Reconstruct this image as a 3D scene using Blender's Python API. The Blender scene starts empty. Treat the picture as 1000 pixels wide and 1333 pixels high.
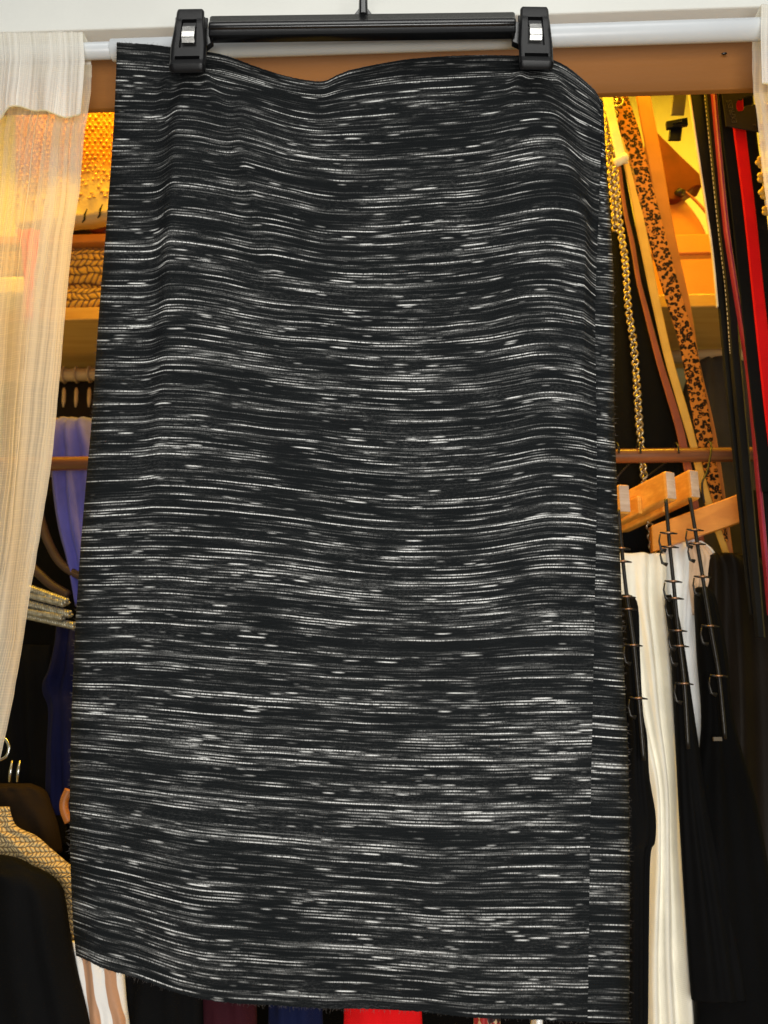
import bpy, bmesh, math, random
from mathutils import Vector, noise as mnoise
random.seed(7)
PI = math.pi
scene = bpy.context.scene
COL = scene.collection

# ------------------------------------------------------------------ camera
PITCH = math.radians(15.0)
FPX = 1200.0                     # focal length measured in pixels of the 1000 x 1333 photograph
cd = bpy.data.cameras.new('camera')
cam = bpy.data.objects.new('camera', cd); COL.objects.link(cam)
cam.location = (0, 0, 0)
cam.rotation_euler = (PI/2 + PITCH, 0, 0)
cd.sensor_fit = 'VERTICAL'; cd.sensor_height = 36.0; cd.lens = 36.0*FPX/1333.0
cd.clip_start = 0.01; cd.clip_end = 100
cd.dof.use_dof = True; cd.dof.focus_distance = 0.73; cd.dof.aperture_fstop = 11.0
scene.camera = cam

# ------------------------------------------------------------------ world, lamps, exposure
w = bpy.data.worlds.new('World'); scene.world = w; w.use_nodes = True
w.node_tree.nodes['Background'].inputs['Color'].default_value = (0.95, 0.97, 1.0, 1)
w.node_tree.nodes['Background'].inputs['Strength'].default_value = 0.12
scene.view_settings.view_transform = 'Standard'
scene.view_settings.look = 'None'
scene.view_settings.exposure = 0.0
scene.view_settings.gamma = 1.0
scene.view_settings.use_curve_mapping = False

def aim(o, to):
    o.rotation_euler = (Vector(to) - o.location).to_track_quat('-Z', 'Y').to_euler()

def lamp(name, kind, loc, power, color, size=None, to=None):
    d = bpy.data.lights.new(name, kind); o = bpy.data.objects.new(name, d); COL.objects.link(o)
    o.location = loc; d.energy = power; d.color = color
    if kind == 'AREA': d.shape = 'RECTANGLE'; d.size = size[0]; d.size_y = size[1]
    if kind == 'POINT': d.shadow_soft_size = size
    if to: aim(o, to)
    return o
lamp('room_lamp', 'AREA', (0.10, -0.40, -0.05), 15.5, (1.0, 0.985, 0.945), (0.60, 0.45), (0.05, 0.72, 0.22))
lamp('room_ceiling_lamp', 'AREA', (0.05, -0.25, 1.55), 11.5, (1.0, 0.99, 0.95), (1.2, 0.55), (0.0, 0.60, 0.3))
lamp('closet_strip_light', 'AREA', (0.0, 0.945, 1.07), 15.0, (1.0, 0.55, 0.018), (1.25, 0.03))

# ------------------------------------------------------------------ pixel <-> place
CT, ST = math.cos(PITCH), math.sin(PITCH)
K = 0.0445                       # the closet front is turned 2.5 degrees against the camera
KN = math.hypot(1, K)
def P(px, py, Y, k=K):
    """the point where the sight line through a photo pixel meets the upright plane y + k x = Y"""
    u = (px-500.0)/FPX; v = (666.5-py)/FPX
    d = Vector((u, CT - v*ST, ST + v*CT))
    return d*(Y/(d.y + k*d.x))
AX = Vector((1, -K, 0))/KN       # along the closet front
DP = Vector((K, 1, 0))/KN        # into the closet
def CF(a, b, z): return AX*a + DP*b + Vector((0, 0, z))
def ab(p): return p.dot(AX), p.dot(DP), p.z

# ------------------------------------------------------------------ objects
def tag(o, label=None, cat=None, group=None, kind=None):
    for k_, v_ in (('label', label), ('category', cat), ('group', group), ('kind', kind)):
        if v_: o[k_] = v_
    return o
def thing(name, loc, label, cat, group=None):
    o = bpy.data.objects.new(name, None); COL.objects.link(o)
    o.location = loc; o.empty_display_size = 0.02
    return tag(o, label, cat, group)
def build(name, verts, faces, m, parent=None, uvs=None, smooth=True, label=None):
    """link one mesh object; verts are world points, kept relative to the parent's or own base"""
    off = Vector((0, 0, 0)); q = parent
    while q is not None: off += q.location; q = q.parent
    base = Vector((0, 0, 0))
    if parent is None:
        n = len(verts)
        base = sum((Vector(v) for v in verts), Vector())/n
    me = bpy.data.meshes.new(name)
    me.from_pydata([tuple(Vector(v)-off-base) for v in verts], [], faces)
    if uvs:
        ul = me.uv_layers.new(name='UVMap')
        for l in me.loops: ul.data[l.index].uv = uvs[l.vertex_index]
    for p in me.polygons: p.use_smooth = smooth
    bm = bmesh.new(); bm.from_mesh(me); bmesh.ops.recalc_face_normals(bm, faces=bm.faces); bm.to_mesh(me); bm.free()
    if m: me.materials.append(m)
    o = bpy.data.objects.new(name, me); COL.objects.link(o)
    o.location = base
    if parent is not None: o.parent = parent
    if label: o['label'] = label
    return o
def bevel(o, wd, seg=2):
    md = o.modifiers.new('bevel', 'BEVEL'); md.width = wd; md.segments = seg; md.limit_method = 'ANGLE'; md.angle_limit = math.radians(35)
    md.harden_normals = False
    return o
class MB:
    def __init__(s): s.v = []; s.f = []; s.uv = None
    def add(s, vs, fs):
        b = len(s.v); s.v += [Vector(x) for x in vs]; s.f += [[i+b for i in f] for f in fs]
    def box8(s, p): # 0-3 bottom loop, 4-7 top loop
        s.add(p, [[3,2,1,0],[4,5,6,7],[0,1,5,4],[1,2,6,5],[2,3,7,6],[3,0,4,7]])
    def box(s, c, ax, ay, az, hx, hy, hz):
        c = Vector(c); q = []
        for sz in (-1, 1):
            for sx, sy in ((-1,-1),(1,-1),(1,1),(-1,1)):
                q.append(c + ax*hx*sx + ay*hy*sy + az*hz*sz)
        s.box8(q)
    def cbox(s, a0, a1, b0, b1, z0, z1):
        s.box8([CF(a0,b0,z0),CF(a1,b0,z0),CF(a1,b1,z0),CF(a0,b1,z0),CF(a0,b0,z1),CF(a1,b0,z1),CF(a1,b1,z1),CF(a0,b1,z1)])
    def tube(s, pts, r, n=10, cap=True, flat=1.0):
        pts = [Vector(p) for p in pts]; m = len(pts)
        rs = r if isinstance(r, (list, tuple)) else [r]*m
        ref = Vector((0.13, 0.31, 0.94)).normalized(); rings = []
        t0 = (pts[1]-pts[0]).normalized()
        nrm = (ref - t0*ref.dot(t0)).normalized()
        for i in range(m):
            t = (pts[min(i+1,m-1)] - pts[max(i-1,0)])
            t = t.normalized() if t.length > 1e-9 else t0
            nrm = (nrm - t*nrm.dot(t)).normalized(); bi = t.cross(nrm)
            rings.append([pts[i] + (nrm*math.cos(2*PI*j/n) + bi*math.sin(2*PI*j/n)*flat)*rs[i] for j in range(n)])
        vs = [p for rg in rings for p in rg]; fs = []
        for i in range(m-1):
            for j in range(n):
                a = i*n+j; b = i*n+(j+1)%n
                fs.append([a, b, b+n, a+n])
        if cap: fs += [list(range(n))[::-1], list(range((m-1)*n, m*n))]
        s.add(vs, fs)
    def prism(s, poly, d):     # poly: world points, d: thickness vector
        n = len(poly); vs = [Vector(p) for p in poly] + [Vector(p)+d for p in poly]
        s.add(vs, [list(range(n)), list(range(2*n-1, n-1, -1))] + [[i, (i+1)%n, (i+1)%n+n, i+n] for i in range(n)])
    def build(s, name, m, parent=None, smooth=False, label=None):
        return build(name, s.v, s.f, m, parent, None, smooth, label)

def lerp_path(pts, n):
    """smooth (Catmull-Rom) resampling of tuples to n samples, even in the first parameter index"""
    m = len(pts); out = []
    for i in range(n):
        t = i*(m-1)/(n-1); j = min(int(t), m-2); f = t-j
        p0 = pts[max(j-1,0)]; p1 = pts[j]; p2 = pts[j+1]; p3 = pts[min(j+2,m-1)]
        out.append(tuple(0.5*((2*b)+(-a+c)*f+(2*a-5*b+4*c-d)*f*f+(-a+3*b-3*c+d)*f**3) for a,b,c,d in zip(p0,p1,p2,p3)))
    return out
def interp(pts, x):
    if x <= pts[0][0]: return pts[0][1]
    for (x0,y0),(x1,y1) in zip(pts, pts[1:]):
        if x <= x1:
            f = (x-x0)/(x1-x0); return y0+(y1-y0)*f
    return pts[-1][1]
class Curve:
    """arc-length curve through pixel points (smoothed)"""
    def __init__(s, pts, n=200):
        s.p = lerp_path(pts, n); s.d = [0.0]
        for a, b in zip(s.p, s.p[1:]): s.d.append(s.d[-1]+math.hypot(a[0]-b[0], a[1]-b[1]))
    def at(s, t):
        L = t*s.d[-1]; lo, hi = 0, len(s.d)-1
        while hi-lo > 1:
            m = (lo+hi)//2
            if s.d[m] <= L: lo = m
            else: hi = m
        f = (L-s.d[lo])/max(1e-9, s.d[hi]-s.d[lo]); a, b = s.p[lo], s.p[hi]
        return a[0]+(b[0]-a[0])*f, a[1]+(b[1]-a[1])*f

# ------------------------------------------------------------------ materials
class N:
    def __init__(s, name):
        s.m = bpy.data.materials.new(name); s.m.use_nodes = True
        s.t = s.m.node_tree; s.t.nodes.clear(); s.out = s.t.nodes.new('ShaderNodeOutputMaterial')
    def n(s, typ, **kw):
        o = s.t.nodes.new('ShaderNode'+typ)
        for k_, v_ in kw.items(): setattr(o, k_, v_)
        return o
    def l(s, a, b): s.t.links.new(a, b)
    def put(s, sock, v):
        if hasattr(v, 'is_output') or isinstance(v, bpy.types.NodeSocket): s.l(v, sock)
        elif isinstance(v, (tuple, list)) and len(v) == 3 and sock.type == 'RGBA': sock.default_value = (*v, 1)
        else: sock.default_value = v
    def math(s, op, a, b=0.0, c=0.0, clamp=False):
        o = s.n('Math', operation=op, use_clamp=clamp)
        s.put(o.inputs[0], a); s.put(o.inputs[1], b); s.put(o.inputs[2], c)
        return o.outputs[0]
    def step(s, x, lo, hi):
        o = s.n('MapRange', interpolation_type='SMOOTHSTEP')
        s.put(o.inputs[0], x); s.put(o.inputs[1], lo); s.put(o.inputs[2], hi)
        return o.outputs[0]
    def mix(s, f, a, b):
        o = s.n('Mix', data_type='RGBA')
        s.put(o.inputs[0], f); s.put(o.inputs[6], a); s.put(o.inputs[7], b)
        return o.outputs[2]
    def xyz(s, x, y, z=0.0):
        o = s.n('CombineXYZ'); s.put(o.inputs[0], x); s.put(o.inputs[1], y); s.put(o.inputs[2], z); return o.outputs[0]
    def coord(s, which='Object'): return s.n('TexCoord').outputs[which]
    def scale(s, v, sc):
        o = s.n('Mapping'); s.l(v, o.inputs[0]); o.inputs['Scale'].default_value = sc; return o.outputs[0]
    def noise(s, v, sc, det=2.0, rough=0.5, dims='3D'):
        o = s.n('TexNoise', noise_dimensions=dims); s.put(o.inputs['Vector'], v)
        o.inputs['Scale'].default_value = sc; o.inputs['Detail'].default_value = det; o.inputs['Roughness'].default_value = rough
        return o.outputs[0]
    def bsdf(s, color, rough=0.6, metal=0.0, spec=0.5, sheen=0.0, normal=None, coat=0.0):
        b = s.n('BsdfPrincipled'); s.put(b.inputs['Base Color'], color); s.put(b.inputs['Roughness'], rough)
        b.inputs['Metallic'].default_value = metal; b.inputs['Specular IOR Level'].default_value = spec
        b.inputs['Sheen Weight'].default_value = sheen; b.inputs['Sheen Roughness'].default_value = 0.5
        b.inputs['Coat Weight'].default_value = coat
        if normal is not None: s.l(normal, b.inputs['Normal'])
        s.l(b.outputs[0], s.out.inputs[0]); return b
    def bump(s, h, dist=0.001, strength=0.5, normal=None):
        o = s.n('Bump'); s.put(o.inputs['Height'], h); o.inputs['Strength'].default_value = strength; o.inputs['Distance'].default_value = dist
        if normal is not None: s.l(normal, o.inputs['Normal'])
        return o.outputs[0]

def plain(name, col, rough=0.6, metal=0.0, spec=0.5, sheen=0.0, var=0.15, vs=25.0, bs=300.0, bd=0.0006, bstr=0.4, stretch=(1,1,1), coat=0.0):
    g = N(name); c = g.scale(g.coord(), stretch)
    n1 = g.noise(c, vs, 4.0); n2 = g.noise(c, bs, 3.0)
    dk = tuple(x*(1-var) for x in col); lt = tuple(min(1, x*(1+var)) for x in col)
    f = g.step(n1, 0.3, 0.7)
    rr = g.math('ADD', rough-0.06, g.math('MULTIPLY', n2, 0.12))
    g.bsdf(g.mix(f, dk, lt), rr, metal, spec, sheen, g.bump(n2, bd, bstr), coat)
    return g.m
def cloth(name, col, weave=1400.0, sheen=0.15, var=0.12, rough=0.85):
    g = N(name); c = g.coord()
    wv = g.n('TexWave', wave_type='BANDS', bands_direction='Z'); g.l(c, wv.inputs[0]); wv.inputs['Scale'].default_value = weave/6.28
    wv.inputs['Distortion'].default_value = 1.0
    n1 = g.noise(c, 30.0, 4.0); n2 = g.noise(c, 900.0, 2.0)
    h = g.math('ADD', g.math('MULTIPLY', wv.outputs[1], 0.4), n2)
    wr = g.noise(g.scale(c, (1, 1, 0.45)), 26.0, 2.0)
    dk = tuple(x*(1-var) for x in col); lt = tuple(min(1, x*(1+var)) for x in col)
    nb = g.bump(wr, 0.003, 0.35)
    g.bsdf(g.mix(g.step(n1, .3, .7), dk, lt), rough, 0, 0.10, sheen, g.bump(h, 0.0004, 0.5, nb))
    return g.m
def wood(name, c1, c2, axis=0, rough=0.45, coat=0.15):
    g = N(name); st = [60, 60, 60]; st[axis] = 4
    c = g.scale(g.coord(), tuple(st))
    n1 = g.noise(c, 1.0, 5.0, 0.6); n2 = g.noise(c, 6.0, 2.0)
    f = g.step(g.math('ADD', n1, g.math('MULTIPLY', n2, 0.25)), 0.42, 0.8)
    g.bsdf(g.mix(f, c1, c2), rough, 0, 0.4, 0, g.bump(n2, 0.0004, 0.3), coat)
    return g.m

M = {}
M['white_wall'] = plain('white_wall_paint', (0.68, 0.68, 0.63), 0.7, var=0.03, vs=8, bs=160, bd=0.0008, bstr=0.3)
M['closet_wall'] = plain('closet_wall_paint', (0.64, 0.66, 0.40), 0.75, var=0.04, vs=6, bs=160, bd=0.0008)
M['fascia'] = plain('fascia_board_paint', (0.225, 0.085, 0.016), 0.6, spec=0.2, var=0.06, vs=9, bs=90, bd=0.0006, stretch=(0.5,1,3))
M['white_metal'] = plain('white_enamel', (0.56, 0.585, 0.60), 0.35, var=0.02, bs=120, bd=0.0002)
M['black_plastic'] = plain('black_plastic', (0.0045, 0.0047, 0.005), 0.25, var=0.1, bs=1600, bd=0.0001, bstr=0.25)
M['black_plastic_matt'] = plain('black_matt_plastic', (0.0050, 0.0051, 0.0055), 0.36, spec=0.18, var=0.12, bs=2200, bd=0.00015, bstr=0.35)
M['steel'] = plain('spring_steel', (0.62, 0.61, 0.58), 0.25, 1.0, var=0.08, bs=500, bd=0.00001)
M['dark_metal'] = plain('black_wire', (0.018, 0.016, 0.014), 0.38, 0.5, var=0.2)
M['copper_tip'] = plain('copper_tips', (0.32, 0.19, 0.13), 0.45, 0.8)
M['chain'] = plain('pale_gold_metal', (0.42, 0.34, 0.22), 0.34, 1.0, var=0.2, vs=80)
M['maple'] = wood('varnished_pale_wood', (0.82, 0.38, 0.055), (0.58, 0.22, 0.024), 1)
M['maple_flat'] = wood('varnished_pale_wood_slat', (0.78, 0.30, 0.035), (0.64, 0.22, 0.022), 0)
M['end_grain'] = wood('pale_end_grain', (0.60, 0.45, 0.33), (0.42, 0.28, 0.19), 0, 0.7, 0)
M['rod_wood'] = wood('brown_rod_wood', (0.22, 0.085, 0.03), (0.13, 0.045, 0.015), 0, 0.35, 0.3)
M['dark_wood'] = wood('dark_hanger_wood', (0.06, 0.028, 0.012), (0.04, 0.018, 0.008), 0, 0.55, 0)
M['far_rod'] = wood('tan_rod_wood', (0.50, 0.33, 0.16), (0.40, 0.24, 0.10), 0, 0.5)
M['shelf'] = wood('shelf_wood', (0.66, 0.38, 0.09), (0.58, 0.30, 0.055), 0, 0.5, 0.1)
M['box'] = plain('box_board', (0.60, 0.22, 0.03), 0.6, var=0.06)
M['tan_leather'] = plain('tan_leather', (0.40, 0.13, 0.02), 0.5, var=0.12, bs=700, bd=0.0003)
M['brown_leather'] = plain('brown_leather', (0.10, 0.020, 0.004), 0.5, spec=0.08, var=0.25, bs=700, bd=0.0004)
M['redbrown_leather'] = plain('red_brown_leather', (0.26, 0.06, 0.02), 0.45, var=0.15)
M['yellow_leather'] = plain('mustard_leather', (0.56, 0.32, 0.055), 0.45, var=0.1)
M['cream_cloth'] = cloth('cream_cotton', (0.74, 0.64, 0.38))
M['black_leather'] = plain('black_leather', (0.006, 0.0055, 0.005), 0.35, spec=0.18, var=0.2, bs=900, bd=0.0003)
M['black_suede'] = plain('black_webbing', (0.004, 0.004, 0.004), 0.8, spec=0.2, var=0.2, bs=1500)
M['cream_edge'] = plain('cream_edge_piping', (0.70, 0.58, 0.38), 0.6)
M['magenta'] = plain('magenta_edge_leather', (0.28, 0.025, 0.07), 0.35, var=0.15)
M['red_webbing'] = cloth('red_elastic', (0.60, 0.004, 0.006), 900, 0.0, 0.06, 0.7)
M['black_elastic'] = cloth('black_elastic', (0.004, 0.004, 0.004), 900, 0.0)
M['card'] = plain('dark_tag_plastic', (0.016, 0.012, 0.009), 0.55, spec=0.12, var=0.15)
M['tag_print'] = plain('tag_lettering', (0.05, 0.043, 0.034), 0.5, spec=0.15, var=0.1)
M['strap_grey'] = plain('grey_brown_strap', (0.10, 0.075, 0.045), 0.6)
M['periwinkle'] = cloth('periwinkle_jersey', (0.12, 0.12, 0.48), sheen=0.05)
M['mauve'] = cloth('dusty_mauve_cloth', (0.20, 0.14, 0.16))
M['grey_coat'] = cloth('grey_brown_coat', (0.045, 0.038, 0.030), sheen=0.0)
M['navy'] = cloth('navy_cotton', (0.006, 0.007, 0.036), sheen=0.0)
M['black_cloth'] = cloth('black_cotton', (0.0014, 0.0014, 0.0015), sheen=0.0)
M['black_crepe'] = cloth('black_crepe', (0.0026, 0.0026, 0.0028), sheen=0.0)
M['soft_black'] = cloth('charcoal_black_cloth', (0.0035, 0.0028, 0.0022), sheen=0.0)
M['brown_satin'] = plain('dark_brown_satin', (0.010, 0.0065, 0.0035), 0.5, spec=0.08, bs=500)
M['ivory'] = cloth('ivory_crepe', (0.83, 0.79, 0.67), 1100, 0.1, 0.05)
M['white_cotton'] = cloth('white_cotton', (0.82, 0.82, 0.80), 1100, 0.1, 0.05)
M['peach_lining'] = cloth('peach_lining', (0.68, 0.48, 0.32), 1100, 0.1, 0.06)
M['maroon'] = cloth('maroon_knit', (0.032, 0.006, 0.010), sheen=0.0)
M['bright_red'] = cloth('bright_red_cloth', (0.65, 0.006, 0.008), sheen=0.0)
M['blue_cloth'] = cloth('deep_blue_cloth', (0.005, 0.008, 0.034), sheen=0.0)
M['silver_cord'] = plain('silver_cord', (0.34, 0.32, 0.26), 0.35, 0.6, var=0.3, vs=200)
M['dim_brown'] = cloth('dim_brown_cloth', (0.018, 0.011, 0.006), sheen=0.0)
M['red_scarf'] = cloth('coral_red_cloth', (0.60, 0.05, 0.03))

def leopard():
    g = N('leopard_print'); c = g.coord()
    wob = g.noise(c, 160.0, 2.0)
    mp = g.n('VectorMath', operation='ADD'); g.l(c, mp.inputs[0])
    sc = g.n('VectorMath', operation='SCALE'); g.l(g.xyz(wob, wob, wob), sc.inputs[0]); sc.inputs['Scale'].default_value = 0.006
    g.l(sc.outputs[0], mp.inputs[1])
    vo = g.n('TexVoronoi', feature='F1'); g.l(mp.outputs[0], vo.inputs['Vector']); vo.inputs['Scale'].default_value = 200.0
    d = vo.outputs['Distance']
    brk = g.step(g.noise(c, 320.0, 1.0), 0.26, 0.38)
    ring = g.math('MULTIPLY', g.math('MULTIPLY', g.step(d, 0.10, 0.18), g.math('SUBTRACT', 1.0, g.step(d, 0.50, 0.58))), brk)
    inner = g.math('SUBTRACT', 1.0, g.step(d, 0.10, 0.2))
    base = g.mix(inner, (0.46, 0.17, 0.03), (0.26, 0.07, 0.014))
    col = g.mix(ring, base, (0.014, 0.009, 0.006))
    g.bsdf(col, 0.65, 0, 0.05, 0, g.bump(g.noise(c, 1200, 2), 0.0005, 0.5))
    return g.m
M['leopard'] = leopard()

def knit(name, c1, c2, sc=1.0, dist=0.004):
    """chunky cable knit: rows of slanted loops"""
    g = N(name); uv = g.coord('UV')
    sp = g.n('SeparateXYZ'); g.l(uv, sp.inputs[0]); u, v = sp.outputs[0], sp.outputs[1]
    wob = g.math('MULTIPLY', g.math('SUBTRACT', g.noise(uv, 60.0*sc, 2.0), 0.5), 0.010/sc)
    u2 = g.math('ADD', u, wob); v2 = g.math('ADD', v, wob)
    rows = g.math('MULTIPLY', v2, 95.0*sc)
    fv = g.math('FRACT', rows); r = g.math('FLOOR', rows)
    sgn = g.math('SUBTRACT', g.math('MULTIPLY', g.math('MODULO', r, 2.0), 2.0), 1.0)
    uu = g.math('ADD', g.math('MULTIPLY', u2, 120.0*sc), g.math('MULTIPLY', g.math('MULTIPLY', fv, sgn), 0.8))
    a = g.math('ABSOLUTE', g.math('SINE', g.math('MULTIPLY', uu, PI)))
    b = g.math('SINE', g.math('MULTIPLY', fv, PI))
    h = g.math('POWER', g.math('MULTIPLY', a, b), 0.6)
    fib = g.noise(uv, 1500.0, 2.0)
    hh = g.math('ADD', h, g.math('MULTIPLY', fib, 0.15))
    g.bsdf(g.mix(g.step(h, 0.15, 0.7), c1, c2), 0.85, 0, 0.2, 0.2, g.bump(hh, dist, 1.0))
    return g.m
M['yellow_knit'] = knit('mustard_cable_knit', (0.10, 0.03, 0.003), (0.70, 0.40, 0.06))
M['crochet'] = knit('straw_crochet', (0.22, 0.14, 0.05), (0.66, 0.50, 0.25), 2.4, 0.002)

def space_dyed():
    g = N('space_dyed_knit'); uv = g.coord('UV')
    sp = g.n('SeparateXYZ'); g.l(uv, sp.inputs[0]); u, v0 = sp.outputs[0], sp.outputs[1]
    warp = g.noise(g.xyz(g.math('MULTIPLY', u, 7.0), g.math('MULTIPLY', v0, 5.0)), 1.0, 3.0)
    v = g.math('ADD', v0, g.math('MULTIPLY', g.math('SUBTRACT', warp, 0.5), 0.006))
    pitch = 0.00122
    rr = g.math('DIVIDE', v, pitch)
    r = g.math('FLOOR', rr); fv = g.math('FRACT', rr)
    wn = g.n('TexWhiteNoise', noise_dimensions='1D'); g.l(r, wn.inputs['W']); rw = wn.outputs['Value']
    off = g.math('MULTIPLY', rw, 631.0)
    rr2 = g.math('DIVIDE', v, 0.0016); r2 = g.math('FLOOR', rr2); fv2 = g.math('FRACT', rr2)
    wn2 = g.n('TexWhiteNoise', noise_dimensions='1D'); g.l(r2, wn2.inputs['W']); off2 = g.math('MULTIPLY', wn2.outputs['Value'], 877.0)
    prof2 = g.math('SINE', g.math('MULTIPLY', fv2, PI))
    cl = g.noise(g.xyz(g.math('MULTIPLY', u, 8.0), g.math('MULTIPLY', v, 40.0)), 1.0, 3.0, 0.6)
    clc = g.math('SUBTRACT', cl, 0.5)
    bands = g.noise(g.xyz(g.math('MULTIPLY', u, 3.0), g.math('MULTIPLY', v, 95.0)), 1.0, 2.0, 0.6)
    bc = g.math('SUBTRACT', bands, 0.5)
    n1 = g.noise(g.xyz(g.math('ADD', g.math('MULTIPLY', u, 18.0), off), g.math('MULTIPLY', r, 5.31)), 1.0, 2.0, 0.6)
    n2 = g.noise(g.xyz(g.math('ADD', g.math('MULTIPLY', u, 34.0), off2), g.math('MULTIPLY', r2, 9.77)), 1.0, 0.0)
    x1 = g.math('ADD', g.math('ADD', n1, g.math('MULTIPLY', clc, 0.22)), g.math('ADD', g.math('MULTIPLY', bc, 0.12), g.math('MULTIPLY', g.math('SUBTRACT', rw, 0.5), 0.26)))
    lng = g.math('POWER', g.step(x1, 0.485, 0.76), 1.35)
    par = g.math('ADD', 0.14, g.math('MULTIPLY', 0.86, g.math('ABSOLUTE', g.math('MODULO', r, 2.0))))
    faint = g.math('MULTIPLY', g.step(x1, 0.40, 0.62), 0.020)
    x2 = g.math('ADD', g.math('ADD', n2, g.math('MULTIPLY', clc, 0.30)), g.math('MULTIPLY', bc, 0.10))
    sh = g.step(x2, 0.715, 0.84)
    st = g.noise(g.xyz(g.math('MULTIPLY', u, 900.0), g.math('MULTIPLY', r, 3.17)), 1.0, 1.0)
    st = g.step(st, 0.25, 0.62)
    prof = g.math('POWER', g.math('SINE', g.math('MULTIPLY', fv, PI)), 0.8)
    fuzz = g.noise(g.xyz(g.math('MULTIPLY', u, 260.0), g.math('MULTIPLY', v, 900.0)), 1.0, 3.0, 0.7)
    fz = g.math('MULTIPLY', g.step(fuzz, 0.45, 0.80), g.step(g.math('ADD', cl, g.math('MULTIPLY', bc, 0.5)), 0.40, 0.75))
    a = g.math('MULTIPLY', g.math('ADD', faint, g.math('MULTIPLY', g.math('MULTIPLY', lng, par), 0.95)), g.math('ADD', 0.22, g.math('MULTIPLY', st, 0.78)))
    b = g.math('MULTIPLY', g.math('MULTIPLY', sh, prof2), g.math('ADD', 0.70, g.math('MULTIPLY', st, 0.30)))
    f = g.math('MAXIMUM', g.math('MULTIPLY', a, g.math('ADD', 0.10, g.math('MULTIPLY', prof, 0.90))), b)
    f = g.math('ADD', f, g.math('MULTIPLY', fz, 0.08), clamp=True)
    tone = g.noise(uv, 9.0, 3.0)
    dark = g.mix(tone, (0.0060, 0.0074, 0.0082), (0.0100, 0.0112, 0.0118))
    col = g.mix(f, dark, (0.80, 0.80, 0.77))
    h = g.math('ADD', g.math('MULTIPLY', prof, 0.6), g.math('ADD', g.math('MULTIPLY', st, 0.35), g.math('MULTIPLY', fuzz, 0.5)))
    g.bsdf(col, 0.95, 0, 0.06, 0.0, g.bump(h, 0.0007, 0.9))
    return g.m
M['skirt'] = space_dyed()

def sheer(name, dens, trans):
    """open white linen weave: denser and thinner vertical yarns, fine cross yarns, gaps that are really see-through"""
    g = N(name); uv = g.coord('UV')
    sp = g.n('SeparateXYZ'); g.l(uv, sp.inputs[0]); u, v = sp.outputs[0], sp.outputs[1]
    wob = g.math('MULTIPLY', g.math('SUBTRACT', g.noise(uv, 14.0, 2.0), 0.5), 0.004)
    uu = g.math('ADD', u, wob)
    y1 = g.noise(g.xyz(g.math('MULTIPLY', uu, 260.0), g.math('MULTIPLY', v, 1.2)), 1.0, 3.0, 0.6)
    y2 = g.noise(g.xyz(g.math('MULTIPLY', uu, 900.0), g.math('MULTIPLY', v, 3.0)), 1.0, 1.0)
    slub = g.step(g.noise(g.xyz(g.math('MULTIPLY', uu, 420.0), g.math('MULTIPLY', v, 2.5)), 1.0, 1.0), 0.62, 0.70)
    weft = g.math('ADD', 0.5, g.math('MULTIPLY', g.math('SINE', g.math('MULTIPLY', g.math('ADD', v, g.math('MULTIPLY', wob, 0.3)), 6.2832/0.0021)), 0.5))
    weft = g.math('MULTIPLY', weft, g.step(g.noise(g.xyz(g.math('MULTIPLY', uu, 60.0), g.math('MULTIPLY', v, 240.0)), 1.0, 2.0), 0.3, 0.7))
    a = g.math('ADD', dens-0.34, g.math('MULTIPLY', g.step(y1, 0.25, 0.75), 0.42))
    a = g.math('ADD', a, g.math('MULTIPLY', g.math('SUBTRACT', y2, 0.5), 0.35))
    a = g.math('ADD', a, g.math('MULTIPLY', weft, 0.10))
    a = g.math('ADD', a, g.math('MULTIPLY', slub, 0.5))
    a = g.math('MINIMUM', g.math('MAXIMUM', a, 0.08), 0.97)
    dif = g.n('BsdfDiffuse'); dif.inputs[0].default_value = (0.90, 0.87, 0.80, 1)
    tr = g.n('BsdfTranslucent'); tr.inputs[0].default_value = (0.92, 0.83, 0.47, 1)
    nb = g.bump(g.math('ADD', g.math('ADD', y2, g.math('MULTIPLY', slub, 1.5)), g.math('MULTIPLY', weft, 0.7)), 0.0008, 0.6); g.l(nb, dif.inputs['Normal'])
    m1 = g.n('MixShader'); m1.inputs[0].default_value = trans; g.l(dif.outputs[0], m1.inputs[1]); g.l(tr.outputs[0], m1.inputs[2])
    tp = g.n('BsdfTransparent'); m2 = g.n('MixShader'); g.l(a, m2.inputs[0]); g.l(tp.outputs[0], m2.inputs[1]); g.l(m1.outputs[0], m2.inputs[2])
    g.l(m2.outputs[0], g.out.inputs[0])
    return g.m
M['sheer'] = sheer('sheer_linen', 0.72, 0.68)
M['sheer_hem'] = sheer('sheer_linen_hem', 0.90, 0.66)
M['sheer_fold'] = sheer('sheer_linen_fold', 0.80, 0.22)

def stripes_mat():
    g = N('white_and_tan_stripes'); uv = g.coord('UV')
    sp = g.n('SeparateXYZ'); g.l(uv, sp.inputs[0])
    x = g.math('ADD', sp.outputs[0], g.math('MULTIPLY', g.math('SUBTRACT', g.noise(uv, 30.0), 0.5), 0.004))
    f = g.step(g.math('SINE', g.math('MULTIPLY', x, 6.2832/0.0185)), -0.12, 0.12)
    g.bsdf(g.mix(f, (0.45, 0.24, 0.13), (0.78, 0.76, 0.72)), 0.6, 0, 0.3, 0.1, g.bump(g.noise(uv, 400.0), 0.0005, 0.5))
    return g.m
M['stripes'] = stripes_mat()
def floral():
    g = N('red_tan_print'); c = g.coord()
    n1 = g.noise(c, 90.0, 1.0); n2 = g.noise(c, 60.0, 2.0)
    col = g.mix(g.step(n1, .48, .52), (0.35, 0.02, 0.02), (0.66, 0.48, 0.28)); col = g.mix(g.step(n2, .55, .6), col, (0.03, 0.01, 0.01))
    g.bsdf(col, 0.7); return g.m
M['floral'] = floral()
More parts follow.
